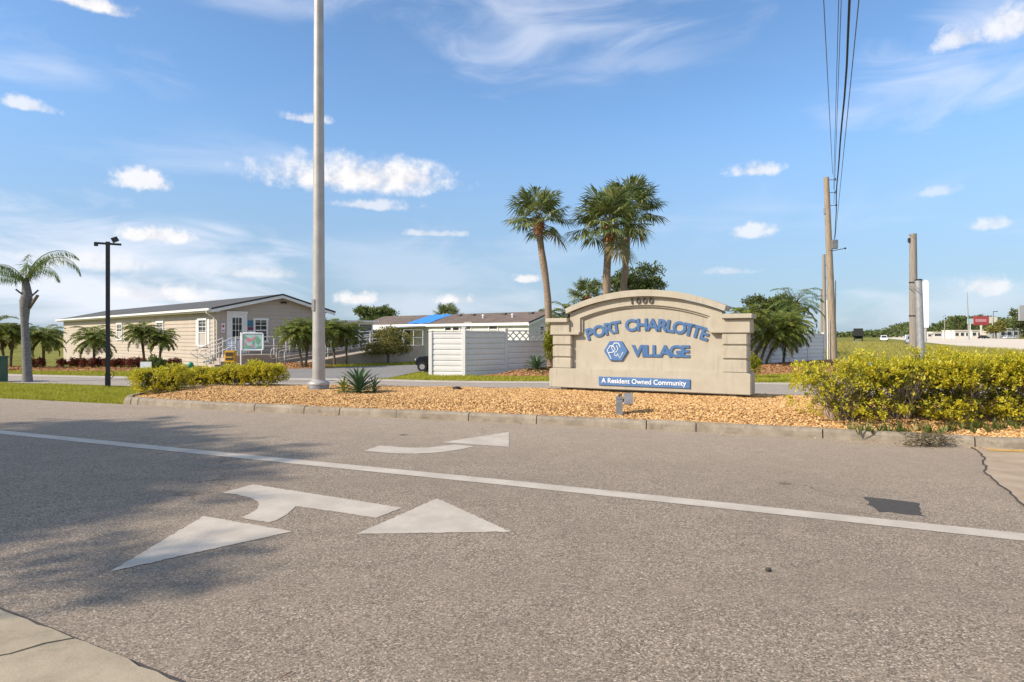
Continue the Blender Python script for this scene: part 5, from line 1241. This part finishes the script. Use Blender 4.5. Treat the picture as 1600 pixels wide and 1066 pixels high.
MB().box(-w*.75, w*.65, -.2, -.155, z0+(z1-z0)*.35, z0+(z1-z0)*.68).build('lettering_bar', 'pink_ink', rb)
signboard('billboard', 'small pale red topped sign left of the red billboard', 1516, 325, 498, 506, 9, 'aqua_ink', .2)
signboard('billboard', 'pale beige sign board right of the red billboard', 1551, 335, 495, 505, 14, 'far_white', .2)
signboard('billboard', 'grey signboard at the right photo edge above the trees', 1604, 120, 477, 501, 24, 'far_grey', .12, postmat='grey_wood')
pyl = thing('pylon_sign', 'tall narrow white pylon sign on a thin post behind the steel pole', 'pylon sign', (X(1446,150), 150, -.04), radians(-25))
bevel(MB().prism([(-.62,Z(512,150)), (.62,Z(512,150)), (.62,Z(444,150))]+[(.62*cos(a), Z(444,150)+1.0*sin(a)) for a in np.linspace(.2, pi-.2, 9)]+[(-.62,Z(444,150))], -.45, .45).build('panel', 'board_white', pyl), .05)
MB().tube([(0,0,0), (0,0,Z(511,150))], .3, 10).build('post', 'galvanised', pyl)
tb_ = thing('truck', 'dark topped truck far away on the highway by the utility poles', 'truck', (X(1341,190), 190, 0), ha)
MB().box(-3, 3, -1.25, 1.25, 1.4, 3.6).build('cargo_box', 'far_grey', tb_).data.materials[0] = MATS['rubber']; MB().box(3.05, 4.9, -1.2, 1.2, .6, 2.8).build('cab', 'car_dark', tb_); MB().box(-3, 4.9, -1.1, 1.1, .5, .62).build('chassis', 'rubber', tb_)
for x in (-2, -.8, 3.9):
    for y in (-1.05, 1.05): MB().tube([(x,y-.15,.5), (x,y+.15,.5)], .5, 12).build('wheel', 'rubber', tb_)
def shed(label, px0, px1, Y, ztop, mat, n, roofmat='far_white'):
    xa, xb = X(px0,Y), X(px1,Y); root = thing('roadside_building', label, 'building', ((xa+xb)/2, Y, -.1)); w = (xb-xa)/2
    MB().box(-w, w, 0, 9, 0, ztop).build('wall', mat, root); MB().box(-w-.3, w+.3, -.5, 9.5, ztop, ztop+.35).build('roof', roofmat, root)
    for i in range(n):
        x = -w+2*w*(i+.5)/n; f = MB().box(x-w/n*.7, x+w/n*.7, -.06, -.0, ztop*.3, ztop*.78).build('window', 'white_trim', root); MB().box(x-w/n*.6, x+w/n*.6, -.09, -.062, ztop*.34, ztop*.74).build('pane', 'window_glass', f)
shed('small cream building at the far roadside right of the pylon', 1449, 1456, 420, 2.8, 'far_white', 1)
shed('blank cream box building at the far roadside', 1457, 1474, 420, 3.6, 'far_white', 1)
shed('low cream wing building at the far roadside', 1476, 1488, 430, 1.6, 'far_tan', 2)
shed('white roadside building with a band of dark windows', 1491, 1516, 330, 4.0, 'far_white', 3)
shed('white roadside building under the red billboard', 1518, 1535, 345, 4.2, 'far_white', 2)
shed('tan roadside building right of the billboard post', 1541, 1556, 360, 3.6, 'far_tan', 2)
shed('low grey roofed building at the far right edge', 1562, 1592, 340, 5.0, 'far_grey', 3)
def lot_lamp(label, px, Y, py, arm=1):
    r = thing('parking_lamp', label, 'lamp post', (X(px,Y), Y, -.04)); MB().tube([(0,0,0), (0,0,Z(py,Y))], [.16,.11], 8).build('post', 'black_metal', r)
    MB().box(min(0, 2.2*arm), max(0, 2.2*arm), -.2, .2, Z(py,Y)-.1, Z(py,Y)+.2).build('lamp_head', 'black_metal', r)
lot_lamp('thin dark lot lamp right above the red billboard', 1552, 320, 487); lot_lamp('dark lot lamp near the right photo edge', 1585, 320, 484, 1)
fp = thing('flag_pole', 'very tall thin pale pole left of the red billboard', 'pole', (X(1514,240), 240, -.04)); MB().tube([(0,0,0), (X(1511,240)-X(1514,240),0,Z(456,240))], [.30,.10], 8).build('shaft', 'galvanised_grey', fp)
wpo = thing('wood_post', 'far thin wooden pole between the cream buildings', 'pole', (X(1476,330), 330, -.04)); MB().tube([(0,0,0), (0,0,Z(500,330))], .22, 8).build('shaft', 'grey_wood', wpo)
# far woods along the horizon, one mass
wm = MB()
prof = [(1300,526), (1320,521), (1345,519), (1375,519), (1392,514), (1405,508), (1425,505), (1440,511), (1460,512), (1470,506), (1482,500), (1490,497), (1505,496), (1520,499), (1540,497), (1550,495), (1560,503), (1575,501), (1590,497), (1605,490), (1625,488), (1700,486)]
for px in np.arange(1300, 1700, 2.2):
    py = np.interp(px, [p[0] for p in prof], [p[1] for p in prof])+random.uniform(-2, 2.5); Y = random.uniform(470, 560); h = max(1.2, Z(py,Y)); w = 2.2/F*Y*1.6
    k = int(70*max(1, h/8)); P = np.column_stack([RS.normal(X(px,Y), w, k), RS.normal(Y, 4, k), h*(1-RS.rand(k)**1.6*.95)])
    wm.leaves(P, RS.normal(0, 1, (k, 3)), RS.normal(0, 1, (k, 3)), RS.uniform(1.2, 2.6, k), 1.3, 0)
for px in np.arange(-900, 1300, 7):
    Y = random.uniform(480, 560); h = random.uniform(3, 6); k = 24; P = np.column_stack([RS.normal(X(px,Y), 3, k), RS.normal(Y, 4, k), h*RS.rand(k)]); wm.leaves(P, RS.normal(0, 1, (k, 3)), RS.normal(0, 1, (k, 3)), 2.6, 1.6, 0)
tag(wm.build('far_woodland', 'dark_leaf'), 'low dark woods along the horizon beyond the highway', 'woods', None, 'stuff')
for (px, Y, py, r, mat, lab, sd_) in ((1556, 310, 505, 3.2, 'olive_leaf', 'squat palm like tree right of the red billboard', 51), (1538, 420, 493, 6, 'dark_leaf', 'tall dark pine behind the red billboard', 52), (1594, 300, 486, 4.5, 'dark_leaf', 'dark tall tree behind the grey sign at the right edge', 53), (1500, 430, 497, 7, 'dark_leaf', 'broad dark tree behind the white building with dark windows', 54)):
    zt = Z(py, Y); tree('roadside_tree', lab, (X(px,Y), Y, -.1), zt, r, r, zt*.38, zt*.62, 260, 7, 1.1, .6, mat, sd_, 'trees along the far roadside', .35, 5, sub=7)
